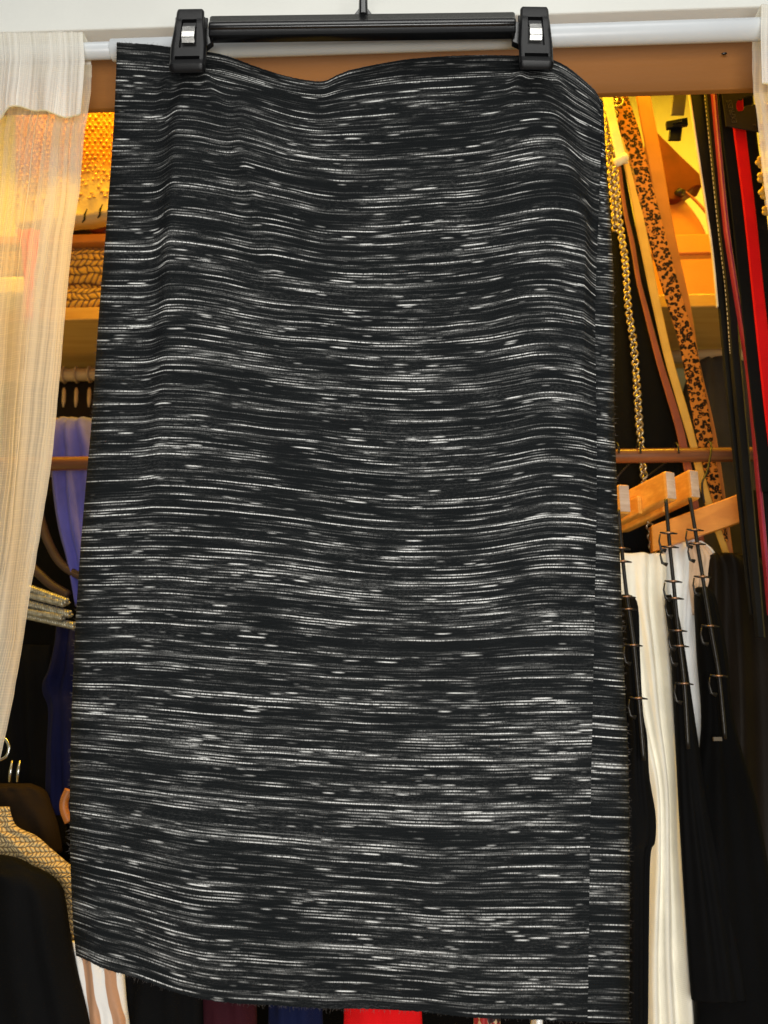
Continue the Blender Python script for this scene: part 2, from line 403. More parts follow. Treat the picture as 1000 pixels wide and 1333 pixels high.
def beaded():
    g = N('amber_beadwork_ground'); c = g.coord()
    sp = g.n('SeparateXYZ'); g.l(c, sp.inputs[0])
    f = g.step(g.math('ADD', sp.outputs[2], g.math('MULTIPLY', g.math('SUBTRACT', g.noise(c, 70.0, 3.0), 0.5), 0.05)), -0.045, 0.0)
    g.bsdf(g.mix(f, (0.62, 0.46, 0.22), (0.50, 0.20, 0.025)), 0.5, 0, 0.4, 0, g.bump(g.noise(c, 300, 3), 0.001, 0.6))
    return g.m
M['amber'] = beaded()
M['bead'] = plain('amber_beads', (0.72, 0.40, 0.09), 0.18, 0.0, 0.7, var=0.25, vs=120)

# ------------------------------------------------------------------ builders for cloth and straps
def fbm(x, y, z=0.0): return mnoise.noise(Vector((x, y, z)))
def garment(name, rows, Y, depth, m, parent=None, folds=(), nr=40, ns=56, seed=0.0, noise_amp=0.003, label=None, uvw=None):
    """hollow hanging garment: rows of (py, x left, x right) in photo pixels at depth Y; a closed, thick, folded body"""
    rr = lerp_path(rows, nr); V = []; F = []; UV = []
    z = 0.0; last = None
    for i, (py, xl, xr) in enumerate(rr):
        t = i/(nr-1)
        for j in range(ns):
            a = 2*PI*j/ns
            s = 0.5-0.5*math.cos(a)
            p = P(xl+(xr-xl)*s, py, Y)
            sn = math.sin(a); front = sn >= 0
            off = -depth*math.copysign(abs(sn)**0.7, sn)*(0.35+0.65*min(1, t*6+0.05))
            if front:
                e = min(1.0, sn*1.6)
                for (s0, s1, amp, wd) in folds:
                    c = s0+(s1-s0)*t
                    off -= amp*e*math.exp(-((s-c)/wd)**2)*min(1, 0.25+t*3)
                off -= e*noise_amp*fbm(s*5+seed*3.1, t*3+seed, seed)*2
            q = p + DP*off
            V.append(q); UV.append(((p-P(xl, py, Y)).length, -p.z))
    for i in range(nr-1):
        for j in range(ns):
            a = i*ns+j; b = i*ns+(j+1)%ns
            F.append([a, b, b+ns, a+ns])
    F.append(list(range(ns))); F.append(list(range((nr-1)*ns, nr*ns))[::-1])
    return build(name, V, F, m, parent, UV, True, label)
def strap(name, path, th, m, parent=None, n=40, edge=0.18, label=None, tilt=0.0):
    """flat strap: path of (px, py, Y, width px); chamfered section of real thickness th"""
    pp = lerp_path(path, n); V = []; F = []; UV = []; v = 0; prev = None
    for (px, py, Y, wd) in pp:
        l = P(px-wd/2, py, Y); r = P(px+wd/2, py, Y); c = (l+r)/2
        if prev is not None: v += (c-prev).length
        prev = c
        x = (r-l); h = x.length/2; x = x.normalized()
        x = (x + DP*tilt).normalized(); y = DP
        e = min(th*0.45, h*edge*2)
        for sx, sy in ((-h, -th/2+e), (-h+e, -th/2), (h-e, -th/2), (h, -th/2+e), (h, th/2-e), (h-e, th/2), (-h+e, th/2), (-h, th/2-e)):
            V.append(c + x*sx + y*sy); UV.append((sx, v))
    for i in range(n-1):
        for j in range(8):
            a = i*8+j; b = i*8+(j+1)%8; F.append([a, b, b+8, a+8])
    F.append(list(range(8))); F.append(list(range((n-1)*8, n*8))[::-1])
    return build(name, V, F, m, parent, UV, False, label)
def sheet(name, fn, nu, nv, m, parent=None, label=None, uvf=None):
    V = []; UV = []; F = []
    for i in range(nv+1):
        for j in range(nu+1):
            p, uv = fn(j/nu, i/nv); V.append(p); UV.append(uv)
    for i in range(nv):
        for j in range(nu):
            a = i*(nu+1)+j; F.append([a, a+1, a+nu+2, a+nu+1])
    return build(name, V, F, m, parent, UV, True, label)

# ================================================================== the closet (setting)
def cbox(name, a0, a1, b0, b1, z0, z1, m, bev=0.0):
    q = MB(); q.cbox(a0, a1, b0, b1, z0, z1); o = q.build(name, m)
    if bev: bevel(o, bev)
    return o
zh = ab(P(500, 25, 0.72))[2]              # underside of the white header wall
zf = ab(P(500, 132.5, 0.745))[2]          # lower edge of the brown fascia board
YB = 1.32
tag(cbox('wall', -1.1, 1.1, 0.72/KN, 0.741/KN, zh, 1.35, M['white_wall'], 0.0015), kind='structure')
o = cbox('fascia_board', -0.9, 0.9, 0.742/KN, 0.749/KN, zf, zh+0.05, M['fascia'], 0.0012)
tag(o, kind='structure')
q = MB(); c_ = P(943, 70, 0.7405); q.tube([c_-AX*0.0026+Vector((0,0,.0004)), c_-AX*0.001, c_+AX*0.0012+Vector((0,0,.0005)), c_+AX*0.0026], [.0003,.0011,.0012,.0004], 8)
q.build('nail_mark', M['black_plastic'], o, True)
tag(cbox('back_wall', -0.80, 0.80, YB, YB+0.02, -1.2, 1.10, M['closet_wall']), kind='structure')
tag(cbox('side_wall', -0.82, -0.80, 0.745, YB, -1.2, 1.10, M['closet_wall']), kind='structure')
tag(cbox('side_wall', 0.80, 0.82, 0.745, YB, -1.2, 1.10, M['closet_wall']), kind='structure')
tag(cbox('ceiling', -0.82, 0.82, 0.764, YB+0.02, 1.102, 1.12, M['closet_wall']), kind='structure')
tag(cbox('floor', -1.5, 1.5, -0.6, YB+0.1, -1.26, -1.205, M['shelf']), kind='structure')

# shelf
YS = 1.12
p0 = P(505, 408, YS); zs = p0.z
p1 = P(505, 391, YS)
q = MB(); q.cbox(-0.79, 0.79, YS/KN, YB-0.002, zs, p1.z); so = q.build('closet_shelf', M['shelf']); bevel(so, 0.0015)
tag(so, 'pale wooden shelf board running across the closet behind the skirt', 'shelf')

# ================================================================== curtain rod
YR = 0.700
t = thing('curtain_rod', P(500, 55, YR), 'round white tension rod under the white header wall', 'curtain rod')
def rodpt(px, dy=0.0):
    c = 70.5 + (38.0-70.5)*(px/1000.0)
    return P(px, c+dy, YR)
q = MB(); q.tube([rodpt(-260), rodpt(150)], 0.0076, 24); bevel(q.build('inner_tube', M['white_metal'], t, True), 0.0008)
q = MB(); q.tube([rodpt(146), rodpt(1260)], [0.0098]*2, 24); bevel(q.build('outer_tube', M['white_metal'], t, True), 0.0008)

# ================================================================== hanger with two clips
YH = 0.662
H0 = P(470, 33, YH, 0.0)
t = thing('trouser_hanger', H0, 'black plastic clip hanger holding up the striped skirt', 'hanger')
kz = 0.0
def hp(px, py, Y=YH): return P(px, py, Y, 0.0)
# bar: an inverted channel; profile in (depth, z), swept along x
zt = hp(470, 19).z; zb = hp(470, 50).z
prof = [(0.0005, zt), (0.006, zt), (0.0075, zt-0.001), (0.0075, zb+0.004), (0.006, zb+0.004), (-0.003, zb), (-0.0052, zb+0.0005), (-0.0058, zb+0.003),
        (-0.0060, zb+0.0058), (-0.0074, zb+0.0064), (-0.0079, zb+0.0074), (-0.0080, zb+0.0090), (-0.0078, zb+0.0106), (-0.0073, zb+0.0122), (-0.0064, zb+0.0138), (-0.0050, zb+0.0154), (-0.0032, zt-0.0024), (-0.0012, zt-0.0006)]
def sweep(name, xs, m, parent, dz):
    V = []; F = []; n = len(prof)
    for x, sc in xs:
        cz = (zt+zb)/2
        for (d, z) in prof: V.append(Vector((x, YH+d*sc, cz+(z-cz)*sc + dz(x))))
    for i in range(len(xs)-1):
        for j in range(n):
            a = i*n+j; b = i*n+(j+1)%n; F.append([a, b, b+n, a+n])
    F.append(list(range(n))); F.append(list(range((len(xs)-1)*n, len(xs)*n))[::-1])
    o = build(name, V, F, m, parent, None, True); o.data.set_sharp_from_angle(angle=math.radians(42)); return o
xL = hp(275, 33).x; xRr = hp(669, 33).x
dz = lambda x: 0.0042*((x-xL)/(xRr-xL)-0.5)
xs = [(xL-0.0008, 0.90), (xL, 0.97), (xL+0.001, 1.0)] + [(xL+(xRr-xL)*i/16, 1.0) for i in range(1, 16)] + [(xRr-0.001, 1.0), (xRr, 0.97), (xRr+0.0008, 0.90)]
sweep('bar', xs, M['black_plastic'], t, dz)
# webs that join the bar ends to the clips
for (xa, xb, py0, py1, sgn) in ((262, 277, 36, 66, 1), (667, 684, 28, 62, -1)):
    q = MB()
    a0, a1, a2, a3 = hp(xa, py0, YH), hp(xb, py0, YH), hp(xb, py1-12 if sgn > 0 else py1, YH), hp(xa, py1 if sgn > 0 else py1-8, YH)
    q.prism([a0, a1, a2, a3], Vector((0, 0.006, 0)))
    bevel(q.build('end_web', M['black_plastic'], t), 0.0006)
# hook stem and wire hook
q = MB()
for s in (-1, 1):
    q.prism([hp(473+s*5, 20), hp(473+s*13, 20), hp(473+s*6, 11), hp(473+s*4, 2)], Vector((0, 0.004, 0)))
q.tube([hp(473, 21), hp(473, 0), hp(473, -6)], [0.0042, 0.0038, 0.0034], 14)
bevel(q.build('stem', M['black_plastic'], t), 0.0005)
c0 = hp(473, -4); hk = [c0, c0+Vector((0, 0, 0.012))]
for i in range(0, 15):
    a = -PI/2 + PI*1.35*i/14
    hk.append(c0+Vector((0, 0.0, 0.042)) + Vector((0.022*math.cos(a), 0.006*math.sin(a)+0.002, 0.024*math.sin(a))))
q = MB(); q.tube(lerp_path([tuple(p) for p in hk], 60), 0.0013, 10); q.build('wire_hook', M['steel'], t, True)
# clips
def rrect(x0, x1, y0, y1, r, n=5):
    out = []
    for cx, cy, a0 in ((x1-r, y1-r, 0), (x0+r, y1-r, 90), (x0+r, y0+r, 180), (x1-r, y0+r, 270)):
        for i in range(n+1):
            a = math.radians(a0+90*i/n); out.append((cx+r*math.cos(a), cy+r*math.sin(a)))
    return out
def clip(pxc_top, pxc_bot, py_top, py_bot, wt, wb):
    """one spring clip: front jaw with a window and a slot, steel spring, rear jaw; local x across, w down its face"""
    top = P(pxc_top, py_top, YH-0.006, 0.0); bot = P(pxc_bot, py_bot, YH-0.010, 0.0)
    dn = (bot-top); Ln = dn.length; dn = dn.normalized()
    xa = Vector((1, 0, 0)); xa = (xa - dn*xa.dot(dn)).normalized(); nrm = xa.cross(dn).normalized()
    if nrm.y > 0: nrm = -nrm
    sc = (top.y*CT+top.z*ST)/FPX
    ht, hb = wt*sc/2, wb*sc/2*0.98
    def L(x, w, d): return top + xa*x + dn*w*Ln + nrm*d
    def hw(w): return ht*(1.0 if w < 0.05 else 1.0) + (hb-ht)*min(1, max(0, (w-0.12)/0.5))
    c = thing_part('clip', top, t)
    # front jaw as a frame with cut-outs, made of a grid of cells that leaves the window and slot open
    ws = [0.0, 0.006, 0.015, 0.028, 0.045, 0.065, 0.09, 0.17, 0.20, 0.225, 0.30, 0.42, 0.55, 0.62, 0.66, 0.72, 0.775, 0.79, 0.83, 0.845, 0.88, 0.93, 0.97, 0.99, 1.0]
    us = [-1, -0.93, -0.86, -0.70, -0.60, -0.50, -0.36, 0.0, 0.36, 0.50, 0.60, 0.70, 0.86, 0.93, 1]
    def dep(u, w):
        d = 0.0030
        if w < 0.17: d = 0.0030 - 0.0012*(1-w/0.17)          # thumb pad leans back
        if 0.17 <= w < 0.21: d = 0.0025
        if w > 0.845: d = 0.0030 + 0.0014*math.sin(min(1, (w-0.845)/0.10)*PI/2) - 0.0052*max(0, (w-0.93)/0.07)**1.5
        d -= 0.0022*max(0, (abs(u)-0.84)/0.16)**2
        if w < 0.028: d -= 0.0022*(1-w/0.028)
        return d
    def xw(u, w):
        h = hw(w)
        if w < 0.065: h *= 1-0.24*(1-math.sqrt(max(0, 1-(1-w/0.065)**2)))
        if w > 0.93: h *= 1-0.16*(1-math.sqrt(max(0, 1-((w-0.93)/0.07)**2)))
        return u*h
    def wcell(u0, u1, w0, w1):
        um, wm = (u0+u1)/2, (w0+w1)/2
        if abs(um) < 0.50 and 0.20 < wm < 0.66: return False
        if abs(um) < 0.70 and 0.79 < wm < 0.845: return False
        return True
    V = []; F = []; nu = len(us); nw = len(ws)
    for lay in (0, 1):
        for w_ in ws:
            for u_ in us:
                V.append(L(xw(u_, w_), w_, dep(u_, w_) if lay == 0 else -0.0002))
    idx = lambda lay, i, j: lay*nu*nw + i*nu + j
    solid = [[wcell(us[j], us[j+1], ws[i], ws[i+1]) for j in range(nu-1)] for i in range(nw-1)]
    for i in range(nw-1):
        for j in range(nu-1):
            if not solid[i][j]: continue
            F.append([idx(0,i,j), idx(0,i,j+1), idx(0,i+1,j+1), idx(0,i+1,j)])
            F.append([idx(1,i,j), idx(1,i+1,j), idx(1,i+1,j+1), idx(1,i,j+1)])
            for (di, dj, e0, e1) in ((-1,0,(i,j),(i,j+1)), (1,0,(i+1,j),(i+1,j+1)), (0,-1,(i,j),(i+1,j)), (0,1,(i,j+1),(i+1,j+1))):
                ii, jj = i+di, j+dj
                if 0 <= ii < nw-1 and 0 <= jj < nu-1 and solid[ii][jj]: continue
                F.append([idx(0,*e0), idx(0,*e1), idx(1,*e1), idx(1,*e0)])
    fj = build('front_jaw', V, F, M['black_plastic_matt'], c, None, True); fj.data.set_sharp_from_angle(angle=math.radians(38)); bevel(fj, 0.00045, 2)
    # recessed back plate seen through window and slot, and rear jaw
    q = MB()
    q.box(L(0, 0.52, -0.0012), xa, dn, nrm, hb*0.86, Ln*0.40, 0.0008)
    q.box(L(0, 0.44, -0.0088), xa, dn, nrm, hb*0.90, Ln*0.42, 0.0012)
    q.box(L(0, 0.27, 0.0004), xa, dn, nrm, hb*0.40, Ln*0.035, 0.0006)
    q.box(L(-hb*0.50, 0.42, 0.0004), xa, dn, nrm, hb*0.035, Ln*0.19, 0.0008)
    q.box(L(hb*0.50, 0.42, 0.0004), xa, dn, nrm, hb*0.035, Ln*0.19, 0.0008)
    bevel(q.build('rear_jaw', M['black_plastic_matt'], c), 0.0003, 1)
    # spring: bent steel band
    V = []; F = []
    pr = [(0.285, 0.0006), (0.30, 0.0026), (0.33, 0.0034), (0.42, 0.0044), (0.515, 0.0050), (0.525, 0.0047), (0.565, 0.0018), (0.57, 0.0006)]
    hs = hb*0.36
    for (w_, d_) in pr:
        nar = 0.55 if w_ < 0.29 else 1.0
        V += [L(-hs*nar, w_, d_), L(hs*nar, w_, d_), L(hs*nar, w_, d_-0.0006), L(-hs*nar, w_, d_-0.0006)]
    for i in range(len(pr)-1):
        for j in range(4):
            a = i*4+j; b = i*4+(j+1)%4; F.append([a, b, b+4, a+4])
    F.append([0,1,2,3]); F.append([len(V)-1, len(V)-2, len(V)-3, len(V)-4])
    q = build('spring', V, F, M['steel'], c, None, False); bevel(q, 0.0002, 1)
    return c
def thing_part(name, loc, parent):
    o = bpy.data.objects.new(name, None); COL.objects.link(o); o.parent = parent
    o.location = Vector(loc) - parent.location; o.empty_display_size = 0.01
    return o
clip(248.5, 243.5, 12, 94, 36, 46)
clip(695.5, 698.5, 9, 90, 37, 44)

# ================================================================== the skirt
YK = 0.688
cL = Curve([(152,55),(151,100),(147,180),(138,300),(128,420),(120,540),(111,640),(103,740),(97,840),(93,940),(91,1040),(92,1130),(95,1200),(99,1244)])
cB = Curve([(99,1244),(130,1258),(165,1269),(200,1280),(240,1291),(300,1304),(360,1309),(420,1312.5),(500,1315),(560,1317),(620,1322),(680,1326),(765,1330.5)])
cT = Curve([(152,55),(170,56),(200,58),(235,63),(275,68),(300,74),(335,87),(370,98),(400,104),(422,105),(440,97),(460,90),(500,82),(540,76),(600,72),(660,72),(700,74),(720,78),(740,88),(760,104),(774,117),(781,128)])
cS = Curve([(781,128),(783,165),(782,210),(779,290),(775,400),(776,500),(777,600),(776,700),(774,800),(772,900),(770,1000),(768,1100),(767,1200),(765,1330.5)])
cR = Curve([(785,130),(787,165),(789,210),(795,290),(799,370),(800,450),(800,540),(802,600),(805,680),(808,740),(810,800),(813,880),(817,960),(819,1040),(820,1150),(820,1220),(819,1336)])
TL, TR, BL, BR = cL.at(0), cS.at(0), cL.at(1), cS.at(1)
SEAM_YX = [(y, x) for x, y in cS.p]
def top_dev(s): return cT.at(s)[1]-TL[1]
def bot_dev(s): return cB.at(s)[1]-BL[1]
ROWS = [(0.0, top_dev), (0.17, [(0,0),(.2,3),(.4,13),(.55,18),(.75,13),(.9,10),(1,24)]),
        (0.5, [(0,0),(.2,-2),(.4,10),(.6,24),(.75,22),(.9,11),(1,13)]), (0.73, [(0,0),(.2,8),(.36,18),(.55,25),(.8,26),(1,25)]),
        (0.88, [(0,0),(.15,18),(.33,38),(.6,52),(1,56)]), (1.0, bot_dev)]
def smooth_at(pts, x):
    for k in range(len(pts)-1):
        if x <= pts[k+1][0] or k == len(pts)-2:
            (x0,y0),(x1,y1) = pts[k], pts[k+1]
            m0 = (y1-pts[k-1][1])/(x1-pts[k-1][0]) if k > 0 else (y1-y0)/(x1-x0)
            m1 = (pts[k+2][1]-y0)/(pts[k+2][0]-x0) if k+2 < len(pts) else (y1-y0)/(x1-x0)
            h = x1-x0; f = (x-x0)/h
            return (2*f**3-3*f*f+1)*y0+(f**3-2*f*f+f)*h*m0+(-2*f**3+3*f*f)*y1+(f**3-f*f)*h*m1
def row_dev(s, t):
    vals = [(tk, (fn(s) if callable(fn) else smooth_at(fn, s))) for tk, fn in ROWS]
    if t < 0.17:                                   # the waist's own waves die out fast below the edge
        f = (1-t/0.17)**2.4; return vals[1][1]+(vals[0][1]-vals[1][1])*f
    return smooth_at(vals[1:], t)
def coons(s, t):
    l = cL.at(t); y = l[1]+row_dev(s, t)
    yr = l[1]+row_dev(1.0, t); xr = interp(SEAM_YX, yr)
    x = l[0]+(xr-l[0])*s
    wt = max(0, 1-t/0.17)**2.4; wb = t**6
    x += wt*(cT.at(s)[0]-(TL[0]+(TR[0]-TL[0])*s)) + wb*(cB.at(s)[0]-(BL[0]+(BR[0]-BL[0])*s))
    return x, y
# ridges: path (y, x), amplitude (y, metres), width left, width right in px
RIDGES = [
    ([(90,252),(150,240),(250,233),(350,228),(450,222),(560,216),(700,205)], [(80,0),(120,.009),(170,.015),(260,.017),(360,.014),(460,.010),(600,.006),(760,0)], 20, 90),
    ([(110,322),(200,318),(300,345),(400,375)], [(110,0),(150,.007),(250,.007),(330,.004),(420,0)], 15, 55),
    ([(95,690),(140,705),(200,722),(260,738),(320,752),(420,766)], [(85,0),(125,.009),(180,.016),(250,.017),(320,.014),(420,.008),(540,0)], 95, 26),
    ([(300,640),(380,680),(460,700),(620,712),(760,720)], [(300,0),(380,.007),(480,.009),(600,.008),(720,.004),(800,0)], 42, 80),
    ([(80,560),(160,540),(260,520)], [(80,0),(130,.002),(260,0)], 60, 60),
    ([(500,190),(620,250),(760,330),(900,420)], [(500,0),(620,.002),(800,.0025),(950,0)], 70, 70),
    ([(850,205),(980,215),(1100,235),(1250,260)], [(850,0),(930,.004),(1100,.009),(1220,.009),(1300,.006)], 60, 45),
    ([(92,224),(175,200)], [(92,0),(106,.0045),(170,0)], 7, 9), ([(92,264),(180,300)], [(92,0),(106,.0045),(175,0)], 8, 8),
    ([(90,681),(165,655)], [(90,0),(104,.0045),(165,0)], 8, 8), ([(90,718),(150,742)], [(90,0),(104,.004),(150,0)], 7, 9),
    ([(950,120),(1100,128),(1250,140)], [(950,0),(1100,.003),(1240,.004)], 22, 26),
    ([(900,520),(1050,560),(1330,600)], [(900,0),(1100,.003),(1330,.003)], 90, 110),
]
def folds(x, y):
    o = 0.0
    for path, amp, wl, wr in RIDGES:
        if y < amp[0][0] or y > amp[-1][0]+60: continue
        a = interp(amp, y); c = interp(path, y); d = x-c
        o += a*math.exp(-(d/(wl if d < 0 else wr))**2)
    return o
def skirt_depth(t): return 0.006+0.020*min(1, t*2.2)**0.8
sk = thing('pencil_skirt', P(450, 100, YK, 0.0), 'black and white space dyed knit pencil skirt hanging from two black clips', 'skirt')
NS, NT = 240, 420
V = []; UV = []; F = []
WID, LEN = 0.46, 0.84
def sm(e): return e*e*(3-2*e)
for i in range(NT+1):
    t_ = i/NT
    D = skirt_depth(t_)
    for j in range(NS+1):
        s_ = j/NS
        s_ = s_ if s_ > 0.06 else 0.06*(s_/0.06)**1.6      # finer at the rounded left edge
        x, y = coons(s_, t_)
        ed = min(1.0, s_/0.045)
        bul = D*math.sqrt(max(0.0, 1-(1-ed)**2))
        bul -= 0.0011*max(0.0, (s_-0.985)/0.015)**2                     # dips into the side seam
        p = P(x, y, YK-bul, 0.0)
        f = folds(x, y)*min(1, s_/0.05)*min(1, (1-s_)/0.03)*min(1, t_/0.03)
        nz = 0.0040*fbm(x*0.008, y*0.0042, 3.3) + 0.0011*fbm(x*0.022, y*0.011, 9.1) + 0.0004*fbm(x*0.06, y*0.03, 4.0)
        nz *= min(1, s_/0.06)*min(1, 0.15+t_*5)*min(1, (1-s_)/0.02+0.1)
        p = p + Vector((0, -f-nz, 0))
        if t_ > 0.996: p.z += 0.0006*fbm(x*0.2, 7.0, 1.0)
        if t_ < 0.004: p.z += 0.0005*fbm(x*0.25, 2.0, 5.0)
        V.append(p); UV.append((s_*WID, t_*LEN))
for i in range(NT):
    for j in range(NS):
        a = i*(NS+1)+j; F.append([a, a+1, a+NS+2, a+NS+1])
build('front_panel', V, F, M['skirt'], sk, UV, True)
# back panel: from the side seam round the right edge and across the back to the left edge
R_YX = [(y, x) for x, y in cR.p]
V = []; UV = []; F = []; NB1, NB2 = 20, 60; nb = NB1+NB2
for i in range(NT+1):
    t_ = i/NT; D = skirt_depth(t_)
    sx, sy = coons(1.0, t_); ry = sy+4-2*t_; rx = interp(R_YX, ry); lx, ly = cL.at(t_)
    for j in range(nb+1):
        if j <= NB1:
            e = j/NB1; x = sx+(rx-sx)*e; y = sy+(ry-sy)*e
            bul = (D-0.0004)*(0.70+0.30*math.sqrt(max(0, 1-e**2)))*math.sqrt(max(0, 1-e**7)) - 0.0011*(1-min(1, e/0.22))**2
            u = 0.47+e*0.03
            n2 = 0.0012*fbm(x*0.03, y*0.012, 6.0)*math.sin(PI*min(1, e*1.2)) if e < 0.83 else 0
            p = P(x, y, YK-bul, 0.0)+Vector((0, -n2, 0))
        else:
            e = (j-NB1)/NB2
            x = rx+(lx-rx)*e; tp = cT.at(1-e); bt = cB.at(1-e)
            TL, TR, BL, BR = cL.at(0), cS.at(0), cL.at(1), cS.at(1)
            y = ry+(ly-ry)*e + (1-t_)**6.5*(tp[1]-(TR[1]+(TL[1]-TR[1])*e)) + t_**2.2*(bt[1]-(BR[1]+(BL[1]-BR[1])*e))
            y += 2.0*math.sin(PI*e)*(1-2*t_)
            ed = min(1, min(e, 1-e)/0.05)
            p = P(x, y, YK+D*0.8*math.sqrt(max(0, 1-(1-ed)**2)), 0.0)
            u = 0.50+e*0.46
        V.append(p); UV.append((u+3.0, t_*LEN*1.0+1.371))
for i in range(NT):
    for j in range(nb):
        a = i*(nb+1)+j; F.append([a, a+1, a+nb+2, a+nb+1])
build('back_panel', V, F, M['skirt'], sk, UV, True)
# fuzz along the edges
lint_m = plain('lint_fibre', (0.10, 0.085, 0.075), 0.9)
cu = bpy.data.curves.new('lint', 'CURVE'); cu.dimensions = '3D'; cu.bevel_depth = 0.00009; cu.bevel_resolution = 0
def hair(p, d, ln):
    sp = cu.splines.new('POLY'); sp.points.add(3)
    cv = Vector((random.uniform(-1,1), random.uniform(-.3,.3), random.uniform(-1,1)))*ln*0.4
    for k in range(4):
        f = k/3; q = p + d*ln*f + cv*f*f - sk.location
        sp.points[k].co = (*q, 1); sp.points[k].radius = 1-0.6*f
for c_, dd, cnt in ((cL, Vector((-1,-.2,.1)), 260), (cR, Vector((1,-.2,.1)), 240), (cB, Vector((0.1,-.2,-1)), 300), (cT, Vector((.1,-.2,1)), 160)):
    for i in range(cnt):
        tt = random.random(); x, y = c_.at(tt)
        p = P(x, y, YK-0.001, 0.0)
        d = (dd + Vector((random.gauss(0,.5), random.gauss(0,.2), random.gauss(0,.5)))).normalized()
        hair(p, d, random.uniform(0.0008, 0.0026))
cu.materials.append(lint_m)
lo = bpy.data.objects.new('lint', cu); COL.objects.link(lo); lo.parent = sk; tag(lo, kind='stuff')

# ================================================================== sheer curtains
def curtain(label, edge, top_y, flap_edge, flap_bot, x_out, side, hemw, Yc, seed):
    root = thing('sheer_curtain', P(edge[0][0], top_y, Yc), label, 'curtain', 'sheer curtains on the white rod')
    ed = [(y, x) for x, y in edge]
    yb = edge[-1][1]
    def rip(px, py):
        return 0.004*math.sin(px*0.085+seed+0.4*math.sin(py*0.004)) + 0.003*fbm(px*0.03, py*0.002, seed)
    def panel(u, v):
        py = top_y+30+(yb-top_y-30)*v; xe = interp(ed, py)
        px = x_out + (xe-side*hemw-x_out)*u
        p = P(px, py, Yc+0.006); p = p + DP*rip(px, py)*min(1, 0.2+v*3)
        return p, ((px-xe)*0.00068, p.z)
    sheet('panel', panel, 70, 120, M['sheer'], root)
    def hem(u, v):
        py = top_y+30+(yb-top_y-30)*v; xe = interp(ed, py)
        px = xe-side*hemw*(1-u)
        px += 0.6*fbm(py*0.05, seed)
        p = P(px, py, Yc+0.0052); p = p + DP*rip(px, py)*min(1, 0.2+v*3)
        return p, ((px-xe)*0.00068+0.3, p.z)
    sheet('side_hem', hem, 16, 160, M['sheer_hem'], root)
    fe = [(y, x) for x, y in flap_edge]
    def flap(u, v):
        # rod pocket: climbs behind the rod, over it and falls in front as a loose flap
        if v < 0.18:
            f = v/0.18; py = top_y+34*(1-f); dpt = 0.012-0.004*f
        elif v < 0.30:
            f = (v-0.18)/0.12; py = top_y-2*math.sin(PI*f); dpt = 0.008-0.020*f
        else:
            f = (v-0.30)/0.70; py = top_y + f*(1.0); dpt = -0.0125
        xe = interp(fe, top_y+f*100 if v >= 0.30 else top_y)
        px = x_out+(xe-x_out)*u
        if v >= 0.30:
            pb = interp(flap_bot, px); py = top_y+(pb-top_y)*f
        dpt += 0.0022*math.sin(px*0.14+seed)*(f if v >= 0.3 else 0.2) + 0.0025*fbm(px*0.05, py*0.012, seed+5)*(f if v >= .3 else .2)
        py += 1.6*fbm(px*0.12, 0.3, seed)*(1 if v < 0.35 else 0)
        p = P(px, py, Yc); p = p + DP*dpt
        return p, ((px-xe)*0.00068+0.7, v*0.13)
    sheet('rod_pocket', flap, 60, 60, M['sheer_fold'], root)
    # stitched lower edge of the pocket flap
    q = MB(); pts = []
    for i in range(40):
        xe = interp(fe, top_y+100); px = x_out+(xe-x_out)*i/39
        pb = interp(flap_bot, px)
        dpt = -0.0135+0.0022*math.sin(px*0.14+seed)+0.0025*fbm(px*0.05, pb*0.012, seed+5)
        pts.append(P(px, pb, Yc)+DP*dpt)
    q.tube(pts, 0.0007, 6); q.build('seam', M['sheer_hem'], root, True)
    return root
curtain('sheer off white linen curtain, its edge slanting down beside the left of the skirt',
        [(121,55),(120,90),(119,120),(115,150),(111,170),(105,250),(95,310),(83,420),(66,600),(54,690),(45,750),(32,830),(14,915),(4,960),(-4,1000),(-40,1200)],
        55, [(114,55),(117,90),(115,120),(112,155)], [(-160,165),(-30,168),(4,168),(12,164),(18,155),(26,152),(34,152),(55,156),(72,161),(90,163),(118,163)], -160, 1, 44, YR, 1.3)
curtain('narrow strip of white linen curtain at the right end of the rod',
        [(979,52),(979,80),(980,120),(985,145),(992,205),(1000,260),(1012,340),(1020,700),(1040,1100)],
        20, [(985,20),(984,60),(985,122)], [(985,124),(1000,126),(1160,128)], 1160, -1, 40, YR, 4.1)

# ================================================================== rods inside the closet
YC = 1.0
a, b = P(-300, 608.8, YC), P(1300, 587.0, YC)
q = MB(); q.tube([a, b], 0.0082, 20); tag(bevel(q.build('clothes_rod', M['rod_wood'], None, True), 0.0006), 'brown wooden clothes rod crossing the closet at mid height', 'rod')
YF = 1.235
a, b = P(-300, 500, YF), P(1300, 452.0, YF)
q = MB(); q.tube([a, b], 0.0095, 20); tag(bevel(q.build('clothes_rod', M['far_rod'], None, True), 0.0006), 'tan wooden rod further back under the shelf', 'rod')

# ================================================================== right side: belts
def belt(name, label, path, th, m, cat='belt', grp='belts hanging at the right', tilt=0.0):
    o = strap(name, path, th, M[m], None, 44, 0.18, None, tilt)
    return tag(o, label, cat, grp)
belt('leather_belt', 'plain orange tan belt just right of the leopard belt', [(832,90,1.038,18),(838,130,1.038,19),(851,200,1.038,20),(863,270,1.038,19),(875,330,1.038,18),(892,400,1.038,15),(904,470,1.038,13),(921,540,1.038,12),(930,585,1.038,11),(940,650,1.038,10),(950,720,1.038,9)], 0.003, 'tan_leather')
belt('leopard_belt', 'leopard print belt slanting down to the brown rod', [(796,90,1.03,25),(805,125,1.03,25),(821,175,1.03,26),(838,245,1.03,25),(857,315,1.03,24),(877,388,1.03,23),(893,440,1.03,22),(905,500,1.03,22),(915,555,1.03,22),(923,600,1.03,19),(936,660,1.03,14),(944,705,1.03,8)], 0.003, 'leopard')
